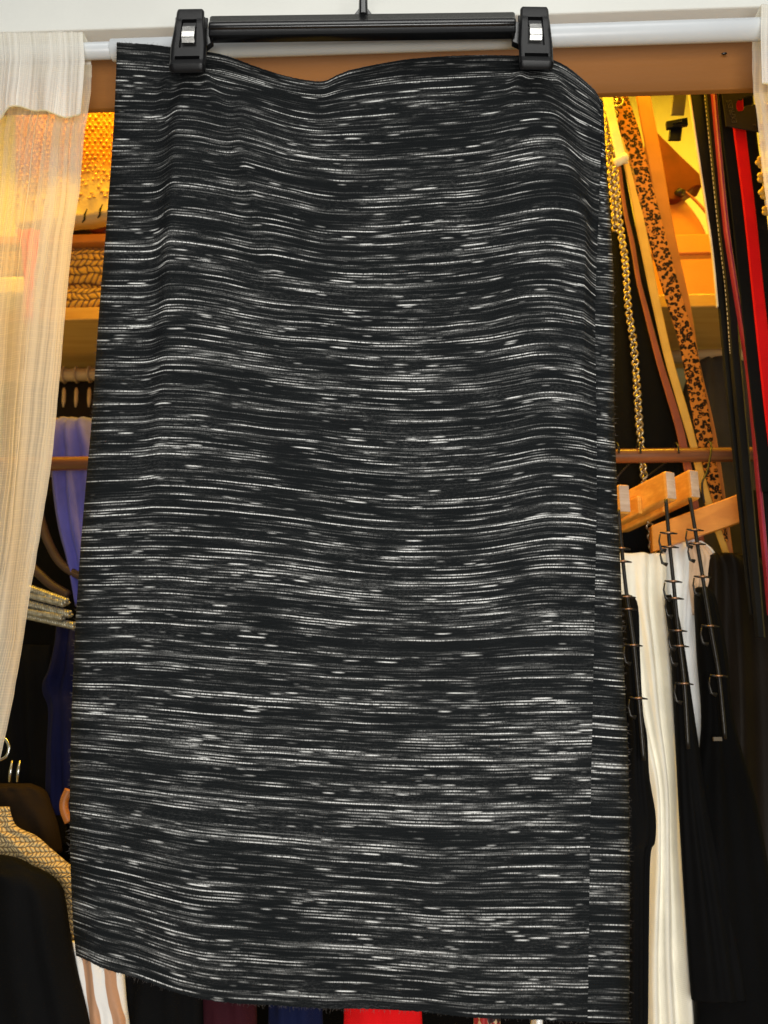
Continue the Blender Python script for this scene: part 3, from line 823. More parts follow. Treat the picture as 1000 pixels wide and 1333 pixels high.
belt('leather_belt', 'narrow mustard yellow belt between the leopard belt and the chain', [(806,180,1.030,12),(818,215,1.030,12),(834,292,1.030,13),(848,364,1.030,12),(858,412,1.030,11),(872,472,1.030,11),(893,544,1.030,11),(903,580,1.030,10),(918,640,1.030,11),(935,690,1.030,10),(952,740,1.030,8)], 0.003, 'yellow_leather')
belt('leather_belt', 'thin red brown belt left of the mustard belt', [(804,200,1.036,5),(813,270,1.036,5),(823,316,1.036,6),(831,364,1.036,6),(840,400,1.036,7),(859,472,1.036,9),(881,544,1.036,11),(890,582,1.036,11),(905,660,1.036,11),(916,730,1.036,9)], 0.003, 'redbrown_leather')
belt('cloth_belt', 'cream cloth belt with a rolled end hanging beside the gold chain', [(788,95,1.012,14),(792,130,1.012,13),(798,160,1.012,12),(806,195,1.012,13),(811,212,1.012,15)], 0.004, 'cream_cloth')
q = MB(); a = P(800, 213, 1.006); b = P(817, 203, 1.006); q.tube([a+(b-a)*f for f in (0,.1,.5,.9,1)], [0.002,0.0055,0.006,0.0055,0.002], 16)
o_ = q.build('rolled_end', M['cream_cloth'], None, True)
lb_ = [o for o in COL.objects if o.name == 'leopard_belt'][0]
c_ = P(802, 132, 1.018); q = MB(); q.tube([c_+AX*math.cos(2*PI*i/28)*0.0088+Vector((0,0,1))*math.sin(2*PI*i/28)*0.0078 for i in range(29)], 0.0014, 8, False)
q2 = q.build('ring_buckle', M['chain'], None, True); q2.parent = lb_; q2.location = q2.location-lb_.location
cb = [o for o in COL.objects if o.name == 'cloth_belt'][0]
o_.parent = cb; o_.location = o_.location - cb.location

def chain_belt(label, path, r, step, nmax=120):
    pts = [P(x, y, Y) for x, y, Y in lerp_path(path, 400)]
    q = MB(); acc = 0; k = 0; last = pts[0]
    for a_, b_ in zip(pts, pts[1:]):
        acc += (b_-a_).length
        if acc >= step:
            acc = 0; k += 1
            tdir = (b_-a_).normalized(); side = tdir.cross(Vector((0,1,0))).normalized(); up = tdir.cross(side)
            ang = (0.55 if k % 2 else -0.75) + random.uniform(-.25,.25)
            w_ = side*math.cos(ang)+up*math.sin(ang)
            ring = [a_ + tdir*math.cos(th)*step*0.82 + w_*math.sin(th)*r for th in [2*PI*i/12 for i in range(13)]]
            q.tube(ring, r*0.36, 7, False)
    return tag(q.build('chain_belt', M['chain'], None, True), label, 'chain belt', 'gold chain belts')
chain_belt('long pale gold curb chain hanging down past the wooden hangers', [(800,120,1.024),(800,190,1.024),(803,250,1.024),(808,300,1.024),(814,340,1.024),(818,400,1.024),(825,448,1.024),(829,500,1.024),(833,560,1.024),(838,616,1.024),(845,680,1.024),(852,730,1.024)], 0.0036, 0.0044)
chain_belt('short gold chain against the edge of the skirt, left of the long chain', [(790,120,1.026),(792,170,1.026),(795,220,1.026),(799,260,1.026),(802,300,1.026)], 0.0040, 0.0048)

tag(garment('scarf', [(190,775,800),(215,775,811),(250,775,818),(290,778,826),(340,778,838),(400,778,860),(470,778,874),(560,778,890),(640,778,900),(760,778,905)], 1.068, 0.010, M['black_cloth'], folds=[(.4,.4,.004,.1),(.75,.75,.004,.08)]), 'long black scarf hanging behind the gold chain and the mustard belt', 'scarf')

# strap with slider
sl = thing('slider_strap', P(882, 130, .93), 'short grey brown strap with a black slider bar, hanging before the yellow wall', 'strap')
strap('webbing', [(886,70,.93,18),(885,118,.93,18),(882,150,.93,17.5)], 0.002, M['strap_grey'], sl)
strap('strap_end', [(880,166,.93,17),(878,183,.93,17)], 0.0028, M['black_plastic_matt'], sl, 6)
q = MB(); c = P(881, 161.5, .925); q.box(c, (P(896,158.5,.925)-P(866,164,.925)).normalized(), DP, Vector((0,0,1)), 0.0125, 0.0025, 0.0048)
for dy in (-2, 1.2):
    q.box(P(882, 161.5+dy, .9215), (P(888,159,.925)-P(876,161,.925)).normalized(), DP, Vector((0,0,1)), 0.0055, 0.0008, 0.0006)
bevel(q.build('slider', M['black_plastic_matt'], sl), 0.0006)

# black belts
bb = thing('leather_belt', P(908, 130, .90), 'wide black leather belt with a cream piped left edge', 'belt', 'belts hanging at the right')
pth = [(903,90,.90,20),(908,120,.90,21),(920,200,.90,22),(930,270,.90,21),(938,330,.90,20),(944,400,.90,19),(951,480,.90,18),(959,560,.90,18),(967,640,.90,17),(975,720,.90,16),(983,800,.90,15)]
strap('strap', pth, 0.0035, M['black_leather'], bb)
strap('piping', [(x-w_/2-0.6, y, Y-0.001, 2.2) for x, y, Y, w_ in pth[:6]], 0.004, M['cream_edge'], bb)
bb = thing('leather_belt', P(922, 130, .905), 'glossy black belt with a dotted cream stitch line, left of the magenta edge', 'belt', 'belts hanging at the right')
pth = [(920,90,.893,11),(922,120,.893,12),(931,200,.893,14),(940,290,.893,14),(951,380,.893,15),(957,460,.893,15),(966,560,.893,15),(974,650,.893,15),(982,740,.893,14),(990,830,.893,13)]
strap('strap', pth, 0.005, M['black_leather'], bb, 44, 0.3)
q = MB()
cvs = lerp_path([(x-w_/2+1.0, y, Y-0.0042) for x, y, Y, w_ in pth[:6]], 150)
for i in range(0, 149, 2): q.tube([P(*cvs[i]), P(*cvs[i+1])], 0.00035, 5)
q.build('stitching', M['cream_edge'], bb)
bb = thing('leather_belt', P(930, 130, .89), 'narrow black belt whose thin edge shows magenta', 'belt', 'belts hanging at the right')
pth = [(926,90,.886,4.5),(929,120,.886,5),(938,220,.886,5),(946,300,.886,5),(955,360,.886,4.5),(963,410,.886,4.5),(974,480,.886,4.5),(982,560,.886,4.5),(987,620,.886,4.5),(994,700,.886,4.5),(1003,800,.886,5)]
strap('edge', pth, 0.010, M['magenta'], bb, 44, 0.3)
strap('strap', [(x+11, y, Y+0.004, 18) for x, y, Y, w_ in pth], 0.004, M['black_suede'], bb)
bb = thing('elastic_belt', P(960, 130, .87), 'wide black elastic belt with a bright red centre stripe', 'belt', 'belts hanging at the right')
pth = [(955,90,.868,17),(958,120,.868,17),(963,172,.868,16.5),(975,268,.868,16),(985,364,.868,16),(992,430,.868,16.5),(1004,540,.868,17),(1016,640,.868,17)]
strap('red_stripe', pth, 0.0032, M['red_webbing'], bb)
strap('black_band', [(x-1, y, Y+0.003, 46) for x, y, Y, w_ in pth], 0.002, M['black_elastic'], bb)
# dark tag card with a hook notch
tg = thing('hanger_tag', P(960, 140, .85), 'small black plastic belt tag with a hook notch and faint lettering, before the red stripe', 'tag')
YT = 0.855
def arc(cx, cy, rx, ry, a0, a1, n=8): return [(cx+rx*math.cos(math.radians(a0+(a1-a0)*i/n)), cy+ry*math.sin(math.radians(a0+(a1-a0)*i/n))) for i in range(n+1)]
poly = [(938,104),(978,104)] + arc(979,121,2.5,3.5,-80,80,5) + [(973,126.5),(969,128)] + arc(962.5,136,4.2,8.0,-60,-250,10)[::1] 
poly = [(938,104),(979,104)] + arc(979.5,121,2.6,3.2,-80,90,5) + [(968,127)] + [(966.5,130)] + arc(962.5,137,3.9,7.6,-70,-290,12) + [(966.8,144),(970,137.5),(984,135.5),(990,172),(946,164)]
q = MB(); q.prism([P(x, y, YT) for x, y in poly], DP*0.0016); bevel(q.build('plate', M['card'], tg), 0.0003, 1)
q = MB(); q.prism([P(x, y, YT-0.001) for x, y in ((938,104),(941.5,104),(948.5,164.3),(945.5,164.2))], DP*0.0012); q.build('rib', M['card'], tg)
def text(body, px, py, Y, size, rot, m, parent, name='lettering'):
    c = bpy.data.curves.new(name, 'FONT'); c.body = body; c.size = size; c.extrude = 0.0002; c.align_x = 'CENTER'; c.align_y = 'CENTER'
    c.materials.append(m)
    o = bpy.data.objects.new(name, c); COL.objects.link(o); o.parent = parent
    o.location = P(px, py, Y)-parent.location
    o.rotation_euler = (PI/2, 0, 0); o.rotation_mode = 'XYZ'
    from mathutils import Matrix
    o.rotation_euler = (Matrix.Rotation(-math.atan(K), 3, 'Z') @ Matrix.Rotation(PI/2, 3, 'X') @ Matrix.Rotation(rot, 3, 'Z')).to_euler()
    dg = bpy.context.evaluated_depsgraph_get()
    me = bpy.data.meshes.new_from_object(o.evaluated_get(dg)); o2 = bpy.data.objects.new(name, me); COL.objects.link(o2)
    o2.parent = parent; o2.location = o.location; o2.rotation_euler = o.rotation_euler
    bpy.data.objects.remove(o)
    return o2
text('EXPRESS', 953, 145, YT-0.0006, 0.0078, math.radians(97), M['tag_print'], tg)
text('M/L', 984, 163.5, YT-0.0006, 0.0042, math.radians(-12), M['tag_print'], tg)

# ================================================================== right side: shelf contents
bx = thing('storage_box', P(900, 350, YS+0.03), 'low yellow lidded cardboard box on the shelf beside the leopard belt', 'box')
z0 = p1.z+0.0005; z1 = P(905, 330, YS+0.03).z; z2 = P(905, 306, YS+0.03).z
a0 = ab(P(835, 350, YS+0.03))[0]; a1 = ab(P(985, 350, YS+0.03))[0]
q = MB(); q.cbox(a0, a1, YS+0.03, YS+0.16, z0, z1); bevel(q.build('body', M['box'], bx), 0.0012)
q = MB(); q.cbox(a0-0.003, a1+0.003, YS+0.026, YS+0.164, z1-0.001, z2); bevel(q.build('lid', M['box'], bx), 0.0015)
# leather handbag standing on the box lid
hb_ = thing('handbag', P(900, 300, 1.13), 'orange brown leather handbag with a dark flap standing on the yellow box', 'bag')
YG = YS+0.075
body = [(838,312),(838,238),(852,215),(872,232),(893,252),(915,262),(924,310)]
q = MB(); q.prism([P(x, y, YG) for x, y in lerp_path([(840,316),(838,280),(844,250),(858,238),(878,248),(894,262),(908,280),(918,298),(924,316)], 26)], DP*0.07); bevel(q.build('body', M['tan_leather'], hb_), 0.004, 3)
q = MB(); q.prism([P(x, y, YG-0.012) for x, y in lerp_path([(846,160),(856,172),(870,186),(888,204),(904,219),(914,230),(915,240),(904,243),(895,250),(886,258),(874,260),(862,254),(852,240),(846,215),(844,185),(846,160)], 44)[:-1]], DP*0.03); bevel(q.build('flap', M['brown_leather'], hb_), 0.003, 3)
q = MB(); q.tube([P(880,252,YG-0.016), P(884,250,YG-0.020), P(890,250,YG-0.016)], [0.004,0.006,0.004], 12); q.build('clasp', M['dark_metal'], hb_, True)
strap('shoulder_strap', [(886,246,YG-.014,4),(900,256,YG-.014,5),(912,268,YG-.014,5),(924,282,YG-.014,5)], 0.003, M['redbrown_leather'], hb_)
# yellow flower sprigs by the right curtain
def flowers(label, spots, Y):
    root = thing('yellow_trim', P(spots[0][0], spots[0][1], Y), label, 'flower trim')
    q = MB()
    for (x, y, r) in spots:
        for i in range(5):
            a = 2*PI*i/5+x
            c = P(x+math.cos(a)*r*0.6, y+math.sin(a)*r*0.6, Y)
            q.tube([c-DP*0.002, c-DP*0.001, c+DP*0.001], [0.001, r*0.0005, 0.001], 8)
    q.build('petals', M['yellow_leather'], root, True)
    q = MB(); q.tube([P(x, y, Y+0.004) for x, y, r in spots], 0.0015, 8); q.build('stem', M['cream_edge'], root, True)
flowers('string of small yellow cloth flowers beside the right curtain', [(996,140,6),(994,165,6),(996,190,7),(992,212,8),(994,232,8),(996,252,8),(999,275,7)], 0.845)

# dark garments far back on the right (hung on the far rod)
def gtag(o, label, cat, grp=None): return tag(o, label, cat, grp)
gtag(garment('coat', [(440,700,806),(480,690,822),(560,690,858),(640,690,880),(800,690,900),(1100,690,930)], 1.20, 0.03, M['soft_black'], folds=[(.3,.3,.012,.06),(.6,.62,.012,.07),(.85,.8,.01,.05)]), 'very dark brown black coat behind the gold chain and red brown belt', 'coat')
gtag(garment('coat', [(468,915,945),(484,898,990),(540,885,1040),(640,895,1080),(800,900,1100),(1100,900,1120)], 1.215, 0.022, M['grey_coat'], folds=[(.2,.2,.012,.06),(.5,.55,.012,.07)]), 'dark coat with a grey shoulder behind the plain tan belt', 'coat')

# ================================================================== wooden trouser hangers on the brown rod
WG = 'wooden clamp hangers on the brown rod'
def wood_hanger(label, px, py0, py1, wpx, Y0, length, dirv, m='maple', hookpx=None):
    root = thing('clamp_hanger', P(px, py0, Y0), label, 'hanger', WG)
    c = P(px, (py0+py1)/2, Y0); sc = (P(px+1, py0, Y0)-P(px, py0, Y0)).length
    hh = (P(px, py0, Y0).z-P(px, py1, Y0).z)/2; hw_ = wpx*sc/2
    d = Vector(dirv).normalized(); sd = Vector((d.y, -d.x, 0)).normalized()
    q = MB(); q.box(c + d*length/2, d, sd, Vector((0,0,1)), length/2, hw_, hh); bevel(q.build('clamp_bar', M[m], root), 0.0030, 4)
    q = MB(); q.box(c - d*0.0002, d, sd, Vector((0,0,1)), 0.0005, hw_*0.80, hh*0.90); bevel(q.build('end_grain', M['end_grain'], root), 0.0003, 1)
    q = MB(); q.box(c + d*(length/2+0.02) - sd*(hw_+0.0022) - Vector((0,0,hh*0.55)), d, sd, Vector((0,0,1)), length/2-0.02, 0.0026, hh*0.62); bevel(q.build('clamp_lip', M[m], root), 0.0012, 2)
    # hook from the middle of the bar over the rod
    hc = c + d*length*0.5 + Vector((0,0,hh))
    rod = P(hookpx or px, 590, YC)
    top = Vector((rod.x, rod.y, rod.z+0.012))
    pts = [tuple(hc), tuple(hc*0.5+top*0.5+Vector((0,0.012,0.0))), tuple(rod+DP*0.013), tuple(rod+DP*0.008+Vector((0,0,.009))), tuple(top), tuple(rod-DP*0.010+Vector((0,0,.006))), tuple(rod-DP*0.012-Vector((0,0,.004)))]
    q = MB(); q.tube(lerp_path(pts, 40), 0.0011, 8); q.build('wire_hook', M['dark_metal'], root, True)
    return root
back = (-0.16, 1, -0.03)
wood_hanger('pale wooden clamp hanger cut off by the edge of the skirt', 813, 630, 668, 17, 0.93, 0.20, back, hookpx=803)
wood_hanger('pale wooden clamp hanger with square end, second from the skirt', 873.5, 613, 651, 17, 0.93, 0.24, (-0.42, 1, -0.07), hookpx=831)
wood_hanger('pale wooden clamp hanger, its end grain right of the second one', 904.5, 611, 649, 16, 0.945, 0.24, (-0.40, 1, -0.07), hookpx=880)
# slat seen face on
root = thing('clamp_hanger', P(920, 670, .965), 'orange toned wooden hanger seen broadside, behind the black poles', 'hanger', WG)
q = MB(); q.prism([P(x, y, Y) for x, y, Y in ((848,684,.985),(962.5,642.5,.955),(965.5,679,.955),(850,718,.985))], DP*0.011); bevel(q.build('clamp_bar', M['maple_flat'], root), 0.0012)
q = MB(); q.prism([P(x, y, Y) for x, y, Y in ((848,684,1.0),(962.5,642.5,.97),(965.5,679,.97),(850,718,1.0))], DP*0.011); bevel(q.build('clamp_bar', M['maple_flat'], root), 0.0012)
rp = P(922, 588, YC)
pts = [tuple(P(917,655,.968)), tuple(P(914,630,.968)), tuple(P(921,612,.975)), tuple(rp-DP*.0125), tuple(rp-DP*.006+Vector((0,0,.0095))), tuple(rp+DP*.006+Vector((0,0,.0095))), tuple(rp+DP*.011)]
q = MB(); q.tube(lerp_path(pts, 40), 0.0012, 8); q.build('wire_hook', M['dark_metal'], root, True)

# ---- black tiered clip poles hanging under the wooden hangers
TG = 'black tiered clip hangers'
def tier_pole(label, path, ys, Y, side=1):
    root = thing('tiered_hanger', P(path[0][0], path[0][1], Y), label, 'hanger', TG)
    q = MB(); q.tube([P(x, y, Y) for x, y in lerp_path(path, 30)], 0.0019, 10); q.build('pole', M['dark_metal'], root, True)
    cx = [(y, x) for x, y in path]
    for y in ys:
        x = interp(cx, y); c = P(x, y, Y-0.002)
        rg = thing_part('clip', c, root)
        q = MB(); q.tube([c-AX*0.0085+Vector((0,0,.0008)), c-AX*.003, c+AX*.003, c+AX*0.0085-Vector((0,0,.0008))], [0.0008,.0013,.0013,0.0006], 8); q.build('cross_wire', M['dark_metal'], rg, True)
        q = MB(); q.tube([c-AX*0.004-DP*.0016, c-DP*.0022, c+AX*0.003-DP*.0016], [0.0005,.0010,.0005], 8); q.build('tip', M['copper_tip'], rg, True)
        q = MB(); q.tube([c-AX*0.0085*side+Vector((0,0,-.001)), c-AX*0.0100*side+Vector((0,0,-.008)), c-AX*0.0088*side+Vector((0,0,-.016)), c-AX*0.004*side+Vector((0,0,-.018))], [.0008,.0009,.0014,.0022], 8); q.build('jaw', M['dark_metal'], rg, True)
tier_pole('black pole of a tiered clip hanger right beside the edge of the skirt', [(805,664),(810,720),(816,775),(825,840),(832,915),(838,990)], [714,731,777,793,840,909], 0.905, 1)
tier_pole('black pole of a tiered clip hanger down the middle of the ivory trousers', [(867,650),(871,700),(877,760),(884,830),(891,890),(896,975)], [694,712,757,779,821,841,890], 0.905, 1)
tier_pole('black pole of a tiered clip hanger, rightmost, ending in a pale tip', [(898,648),(905,690),(913,740),(925,815),(936,880),(944,962)], [690,708,751,815,880], 0.92, 1)
q = MB(); q.box(P(934, 962, .92), AX, DP, Vector((0,0,1)), 0.004, 0.0015, 0.0018); o_ = q.build('pole_tip', M['strap_grey'], None)
pr_ = [o for o in COL.objects if o.name.startswith('tiered_hanger')][-1]; o_.parent = pr_; o_.location = o_.location-pr_.location

# ================================================================== right side: hanging garments
RG = 'clothes hanging at the right'
gtag(garment('trousers', [(722,770,866),(728,780,867),(780,786,868),(850,800,874),(930,815,879),(1020,840,883),(1110,842,886),(1180,838,892),(1260,836,898),(1400,838,915)], 0.985, 0.012, M['ivory'],
     folds=[(.62,.42,.009,.08),(.88,.82,.012,.07),(.3,.15,.009,.09),(.76,.62,-.012,.045),(.48,.30,-.008,.04)], noise_amp=.004), 'ivory cream trousers folded over a wooden hanger beside the skirt', 'trousers', RG)
gtag(garment('blouse', [(704,868,913),(715,864,926),(728,862,931),(750,864,928),(790,866,920),(860,872,914),(930,880,920),(985,890,920),(1015,902,917),(1035,909,913)], 1.0, 0.012, M['white_cotton'],
     folds=[(.35,.5,.010,.08),(.75,.72,.009,.07),(.55,.35,-.009,.05)], noise_amp=.005), 'white blouse hanging between two black poles', 'blouse', RG)
gtag(garment('blouse', [(706,897,912),(716,893,924),(730,894,931),(748,896,927),(770,898,919),(800,902,914)], 0.985, 0.006, M['peach_lining'], folds=[(.5,.4,.003,.12)], noise_amp=.003, nr=20), 'peach toned collar piece draped over the white blouse top', 'blouse', RG)
gtag(garment('jacket', [(722,925,955),(728,915,985),(745,912,1010),(800,912,1030),(900,915,1040),(1100,915,1050),(1420,920,1080)], 0.995, 0.02, M['brown_satin'], folds=[(.10,.10,.006,.10),(.38,.30,.008,.10)], noise_amp=.003), 'dark brown satin jacket with a sheen on its shoulder, at the right edge', 'jacket', RG)
gtag(garment('dress', [(765,906,922),(780,905,930),(850,908,945),(940,914,955),(1050,905,985),(1200,905,1010),(1420,905,1040)], 0.955, 0.015, M['black_cloth'], folds=[(.3,.3,.004,.12)], noise_amp=.002), 'plain black dress below the rightmost pole', 'dress', RG)
gtag(garment('skirt', [(775,800,822),(790,796,830),(850,796,832),(925,800,836),(960,800,842),(1010,800,845),(1060,800,853),(1095,800,852),(1110,800,846),(1180,800,844),(1420,800,842)], 0.94, 0.014, M['black_crepe'], folds=[(.5,.5,.004,.1),(.75,.7,.005,.06)], noise_amp=.004), 'narrow black skirt hanging between the striped skirt and the ivory trousers', 'skirt', RG)
gtag(garment('trousers', [(775,866,874),(800,868,882),(850,874,891),(950,879,906),(1050,884,922),(1150,890,944),(1240,896,962),(1296,900,971),(1299,901,971)], 0.945, 0.010, M['black_crepe'], folds=[(.35,.3,.004,.12),(.66,.62,.003,.10)], noise_amp=.002), 'black trousers tapering up to the middle pole, with a slanted hem', 'trousers', RG)
gtag(garment('coat', [(640,975,1100),(800,965,1100),(1000,965,1110),(1420,960,1130)], 1.08, 0.03, M['black_cloth'], folds=[(.2,.2,.01,.1),(.5,.5,.012,.1)]), 'black coat behind the belts at the right edge', 'coat', RG)
gtag(garment('coat', [(1020,868,930),(1100,880,960),(1250,890,1060),(1420,890,1100)], 1.10, 0.02, M['black_cloth'], folds=[(.3,.3,.01,.1)]), 'black coat low behind the black trousers', 'coat', RG)

# ================================================================== left side: shelf contents
# cable-knit jumper, folded, on the shelf
jm = thing('folded_jumper', P(110, 380, YS), 'mustard cable knit jumper folded in two layers on the shelf behind the curtain', 'jumper')
def fold_layer(name, y0, y1, xl, xr, Y, dp, m, parent):
    # rounded roll front: half round section swept along x
    V = []; F = []; UV = []; na = 14; nx = 60
    zt_, zb_ = P(110, y0, Y).z, P(110, y1, Y).z; r = (zt_-zb_)/2; zc = (zt_+zb_)/2
    al, ar = ab(P(xl, y0, Y))[0], ab(P(xr, y0, Y))[0]
    for i in range(nx+1):
        a_ = al+(ar-al)*i/nx
        prof_ = [(Y/KN+dp, zc-r)] + [(Y/KN+0.6*r-0.6*r*math.cos(th), zc+r*math.sin(th)) for th in [-PI/2+PI*k_/na for k_ in range(na+1)]] + [(Y/KN+dp, zc+r)]
        v_ = 0
        for (b_, z_) in prof_:
            z2_ = z_ + 0.0015*fbm(a_*30, z_*20, 2.0)
            V.append(CF(a_, b_-0.002*fbm(a_*40, z_*60, 1.0), z2_)); UV.append((a_, z_+b_*0.2))
    n_ = na+3
    for i in range(nx):
        for j in range(n_-1):
            a_ = i*n_+j; F.append([a_, a_+1, a_+n_+1, a_+n_])
    F.append(list(range(n_))); F.append(list(range(nx*n_, (nx+1)*n_))[::-1])
    return build(name, V, F, m, parent, UV, True)
yo = P(110, 405, YS)
fold_layer('lower_fold', 371, 401, -60, 190, YS+0.004, 0.14, M['yellow_knit'], jm)
fold_layer('upper_fold', 315, 371, -60, 190, YS+0.006, 0.14, M['yellow_knit'], jm)
# flat box / book above jumper
q = MB(); zA, zB = P(110, 315, YS+0.005).z+0.0005, P(110, 304, YS+0.005).z
q.cbox(ab(P(-60,310,YS))[0], ab(P(180,310,YS))[0], YS+0.005, YS+0.15, zA, zB); tag(bevel(q.build('flat_box', M['box'], None), 0.0015), 'thin yellow flat box lying on top of the folded mustard jumper', 'box')
# dark brown leather clutch on the flat box
q = MB()
ct = thing('clutch_bag', P(110, 300, YS+.03), 'small dark brown leather clutch lying on the thin flat box', 'bag')
q = MB(); q.prism([P(x, y, YS+.02) for x, y in ((60,303.3),(60,285),(85,284),(105,282),(128,272),(150,270),(170,303.3))], DP*0.10); bevel(q.build('body', M['brown_leather'], ct), 0.006, 4)
q = MB(); q.prism([P(x, y, YS+.012) for x, y in ((60,290),(92,292),(118,300),(118,303.3),(60,303.3))], DP*0.015); bevel(q.build('flap', M['dim_brown'], ct), 0.003, 3)
# amber beaded bag
YA = 1.06
bg = thing('beaded_bag', P(125, 210, YA), 'amber beaded bag with a pale lower part and black fringe marks, left of the skirt', 'bag')
def bagfn(u, v):
    px = 20+160*u; py = 95+ (288-(px-60)*0.13-95)*v
    p = P(px, py, YA); p = p + DP*(-0.012*math.sin(PI*u)*math.sin(PI*min(1,v*1.0)) + 0.002*fbm(px*.05, py*.03, 1.0))
    return p, (u, v)
V = []; F = []; nu_, nv_ = 40, 50
for lay in (0, 1):
    for i in range(nv_+1):
        for j in range(nu_+1):
            p, _ = bagfn(j/nu_, i/nv_)
            V.append(p + (DP*0.03 if lay else Vector()))
o1 = (nv_+1)*(nu_+1)
for i in range(nv_):
    for j in range(nu_):
        a_ = i*(nu_+1)+j; F.append([a_, a_+1, a_+nu_+2, a_+nu_+1]); F.append([a_+o1, a_+nu_+1+o1, a_+nu_+2+o1, a_+1+o1])
bd = [j for j in range(nu_)]
for j in range(nu_):
    F.append([j, j+1, j+1+o1, j+o1]); k_ = nv_*(nu_+1)+j; F.append([k_, k_+1, k_+1+o1, k_+o1])
for i in range(nv_):
    a_ = i*(nu_+1); F.append([a_, a_+nu_+1, a_+nu_+1+o1, a_+o1]); b_ = a_+nu_; F.append([b_, b_+nu_+1, b_+nu_+1+o1, b_+o1])
build('body', V, F, M['amber'], bg, None, True)
q = MB()
for iy in range(26):
    for ix in range(22):
        u_ = 0.02+0.96*(ix+0.5*(iy % 2))/22; v_ = 0.18+0.74*iy/26
        if u_ > 1: continue
        if v_ > 0.66 and random.random() < (v_-0.66)*3.0: continue
        p, _ = bagfn(u_, v_)
        r = random.uniform(0.0014, 0.0023); an = random.uniform(-.9, .3)
        dv = (AX*math.cos(an)+Vector((0,0,1))*-math.sin(an))*r*1.3
        q.tube([p-DP*0.0008-dv, p-DP*0.0018-dv*.5, p-DP*0.0018+dv*.5, p-DP*0.0008+dv], [r*.2, r*.8, r*.8, r*.2], 6)
ob = q.build('beadwork', M['bead'], bg, True); tag(ob, kind='stuff')
for (x, y0, y1) in ((60,282,264),(85,280,266),(110,290,272),(130,284,266),(152,282,262)):
    q = MB(); q.tube([P(x-3, y1+18, YA-.016), P(x, y1+14, YA-.017), P(x+.5, y1+7, YA-.017), P(x+3.5, y1, YA-.016)], [0.0008,.0014,.0014,.0006], 8); q.build('fringe_mark', M['black_suede'], bg, True)
# coral red scarf and boxes behind the curtain
gtag(garment('scarf', [(300,20,52),(320,28,50),(350,32,46),(380,32,44),(420,30,42)], 1.05, 0.006, M['red_scarf'], nr=18, ns=32), 'coral red scarf tail showing through the sheer curtain', 'scarf')
q = MB(); q.cbox(ab(P(-60,390,1.05))[0], ab(P(22,390,1.05))[0], 1.075, 1.118, P(10,372,1.05).z, P(10,345,1.05).z); tag(bevel(q.build('folded_cloth', M['cream_cloth'], None), 0.006, 3), 'pale folded cloth seen through the sheer curtain', 'folded cloth')

# wire hooks on the far rod
HG = 'hooks on the far rod'
for (x, lab) in ((84, 'tan hanger hook on the far rod, nearest the curtain'), (100, 'tan hanger hook on the far rod, in the middle of three'), (117, 'tan hanger hook on the far rod, nearest the skirt')):
    h = thing('hanger_hook', P(x, 500, YF-.012), lab, 'hanger hook', HG)
    rc = P(x, 500+(452-500)*((x+300)/1600.0), YF)
    ring = [rc + DP*math.cos(th)*0.0112 + Vector((0,0,1))*math.sin(th)*0.0112 for th in [2*PI*i/20 for i in range(21)]]
    q = MB(); q.tube(ring, 0.0016, 8, False); q.build('loop', M['far_rod'], h, True)
    q = MB(); q.tube([P(x-.5, 505, YF-.014), P(x-.5, 509, YF-.015), P(x-1, 522, YF-.015), P(x-1.5, 530, YF-.014)], [.0015,.0028,.0028,.0012], 10); q.build('shank', M['far_rod'], h, True)
gtag(garment('jacket', [(494,20,300),(505,10,310),(540,5,320),(700,0,330),(1000,-10,330)], 1.29, 0.02, M['dim_brown'], folds=[(.3,.3,.01,.05),(.4,.42,.01,.04)]), 'dim brown jacket hanging deep in the closet on the left', 'jacket')
# periwinkle jumper
LG = 'clothes hanging at the left'
gtag(garment('jumper', [(548,84,150),(556,76,160),(575,71,170),(600,70,180),(640,71,180),(690,78,180),(735,90,180),(790,100,180)], 1.06, 0.022, M['periwinkle'], folds=[(.10,.14,.016,.055),(.29,.34,.022,.07),(.5,.5,.018,.08)], noise_amp=.003), 'periwinkle blue jumper behind the brown rod at the left', 'jumper', LG)
gtag(garment('jumper', [(545,66,110),(552,62,120),(575,62,120),(620,64,120)], 1.10, 0.012, M['mauve'], nr=16), 'dusty mauve jumper mostly hidden behind the periwinkle one', 'jumper', LG)
for (pts, lab) in (([(46,640),(54,680),(66,712),(80,734),(100,748),(130,758)], 'curved brown wooden hanger arm below the periwinkle jumper'), ([(30,725),(42,738),(54,750),(68,762),(90,775)], 'shorter brown wooden hanger arm above the silver cords')):
    q = MB(); q.tube([P(x, y, 1.03) for x, y in lerp_path(pts, 24)], [0.004]+[0.0055]*22+[0.004], 12, True, 0.6)
    tag(q.build('brown_hanger', M['dark_wood'], None, True), lab, 'hanger', 'brown hanger arms')
# silver twisted cords
cds = thing('cord_bundle', P(65, 790, .96), 'bundle of silvery twisted cords between the curtain and the skirt', 'cord')
for (x0, y0, x1, y1) in ((28,762,88,784),(28,772,84,786),(24,782,92,800),(24,794,82,804),(30,800,98,815)):
    q = MB(); a_, b_ = P(x0, y0, .965), P(x1, y1, .945); ax_ = (b_-a_).normalized(); s1 = ax_.cross(Vector((0,1,0))).normalized(); s2 = ax_.cross(s1)
    for ph in (0, 2.1, 4.2):
        pts = [a_+(b_-a_)*i/50 + (s1*math.cos(i*0.9+ph)+s2*math.sin(i*0.9+ph))*0.0026 for i in range(51)]
        q.tube(pts, 0.0019, 7)
    q.build('cord', M['silver_cord'], cds, True)
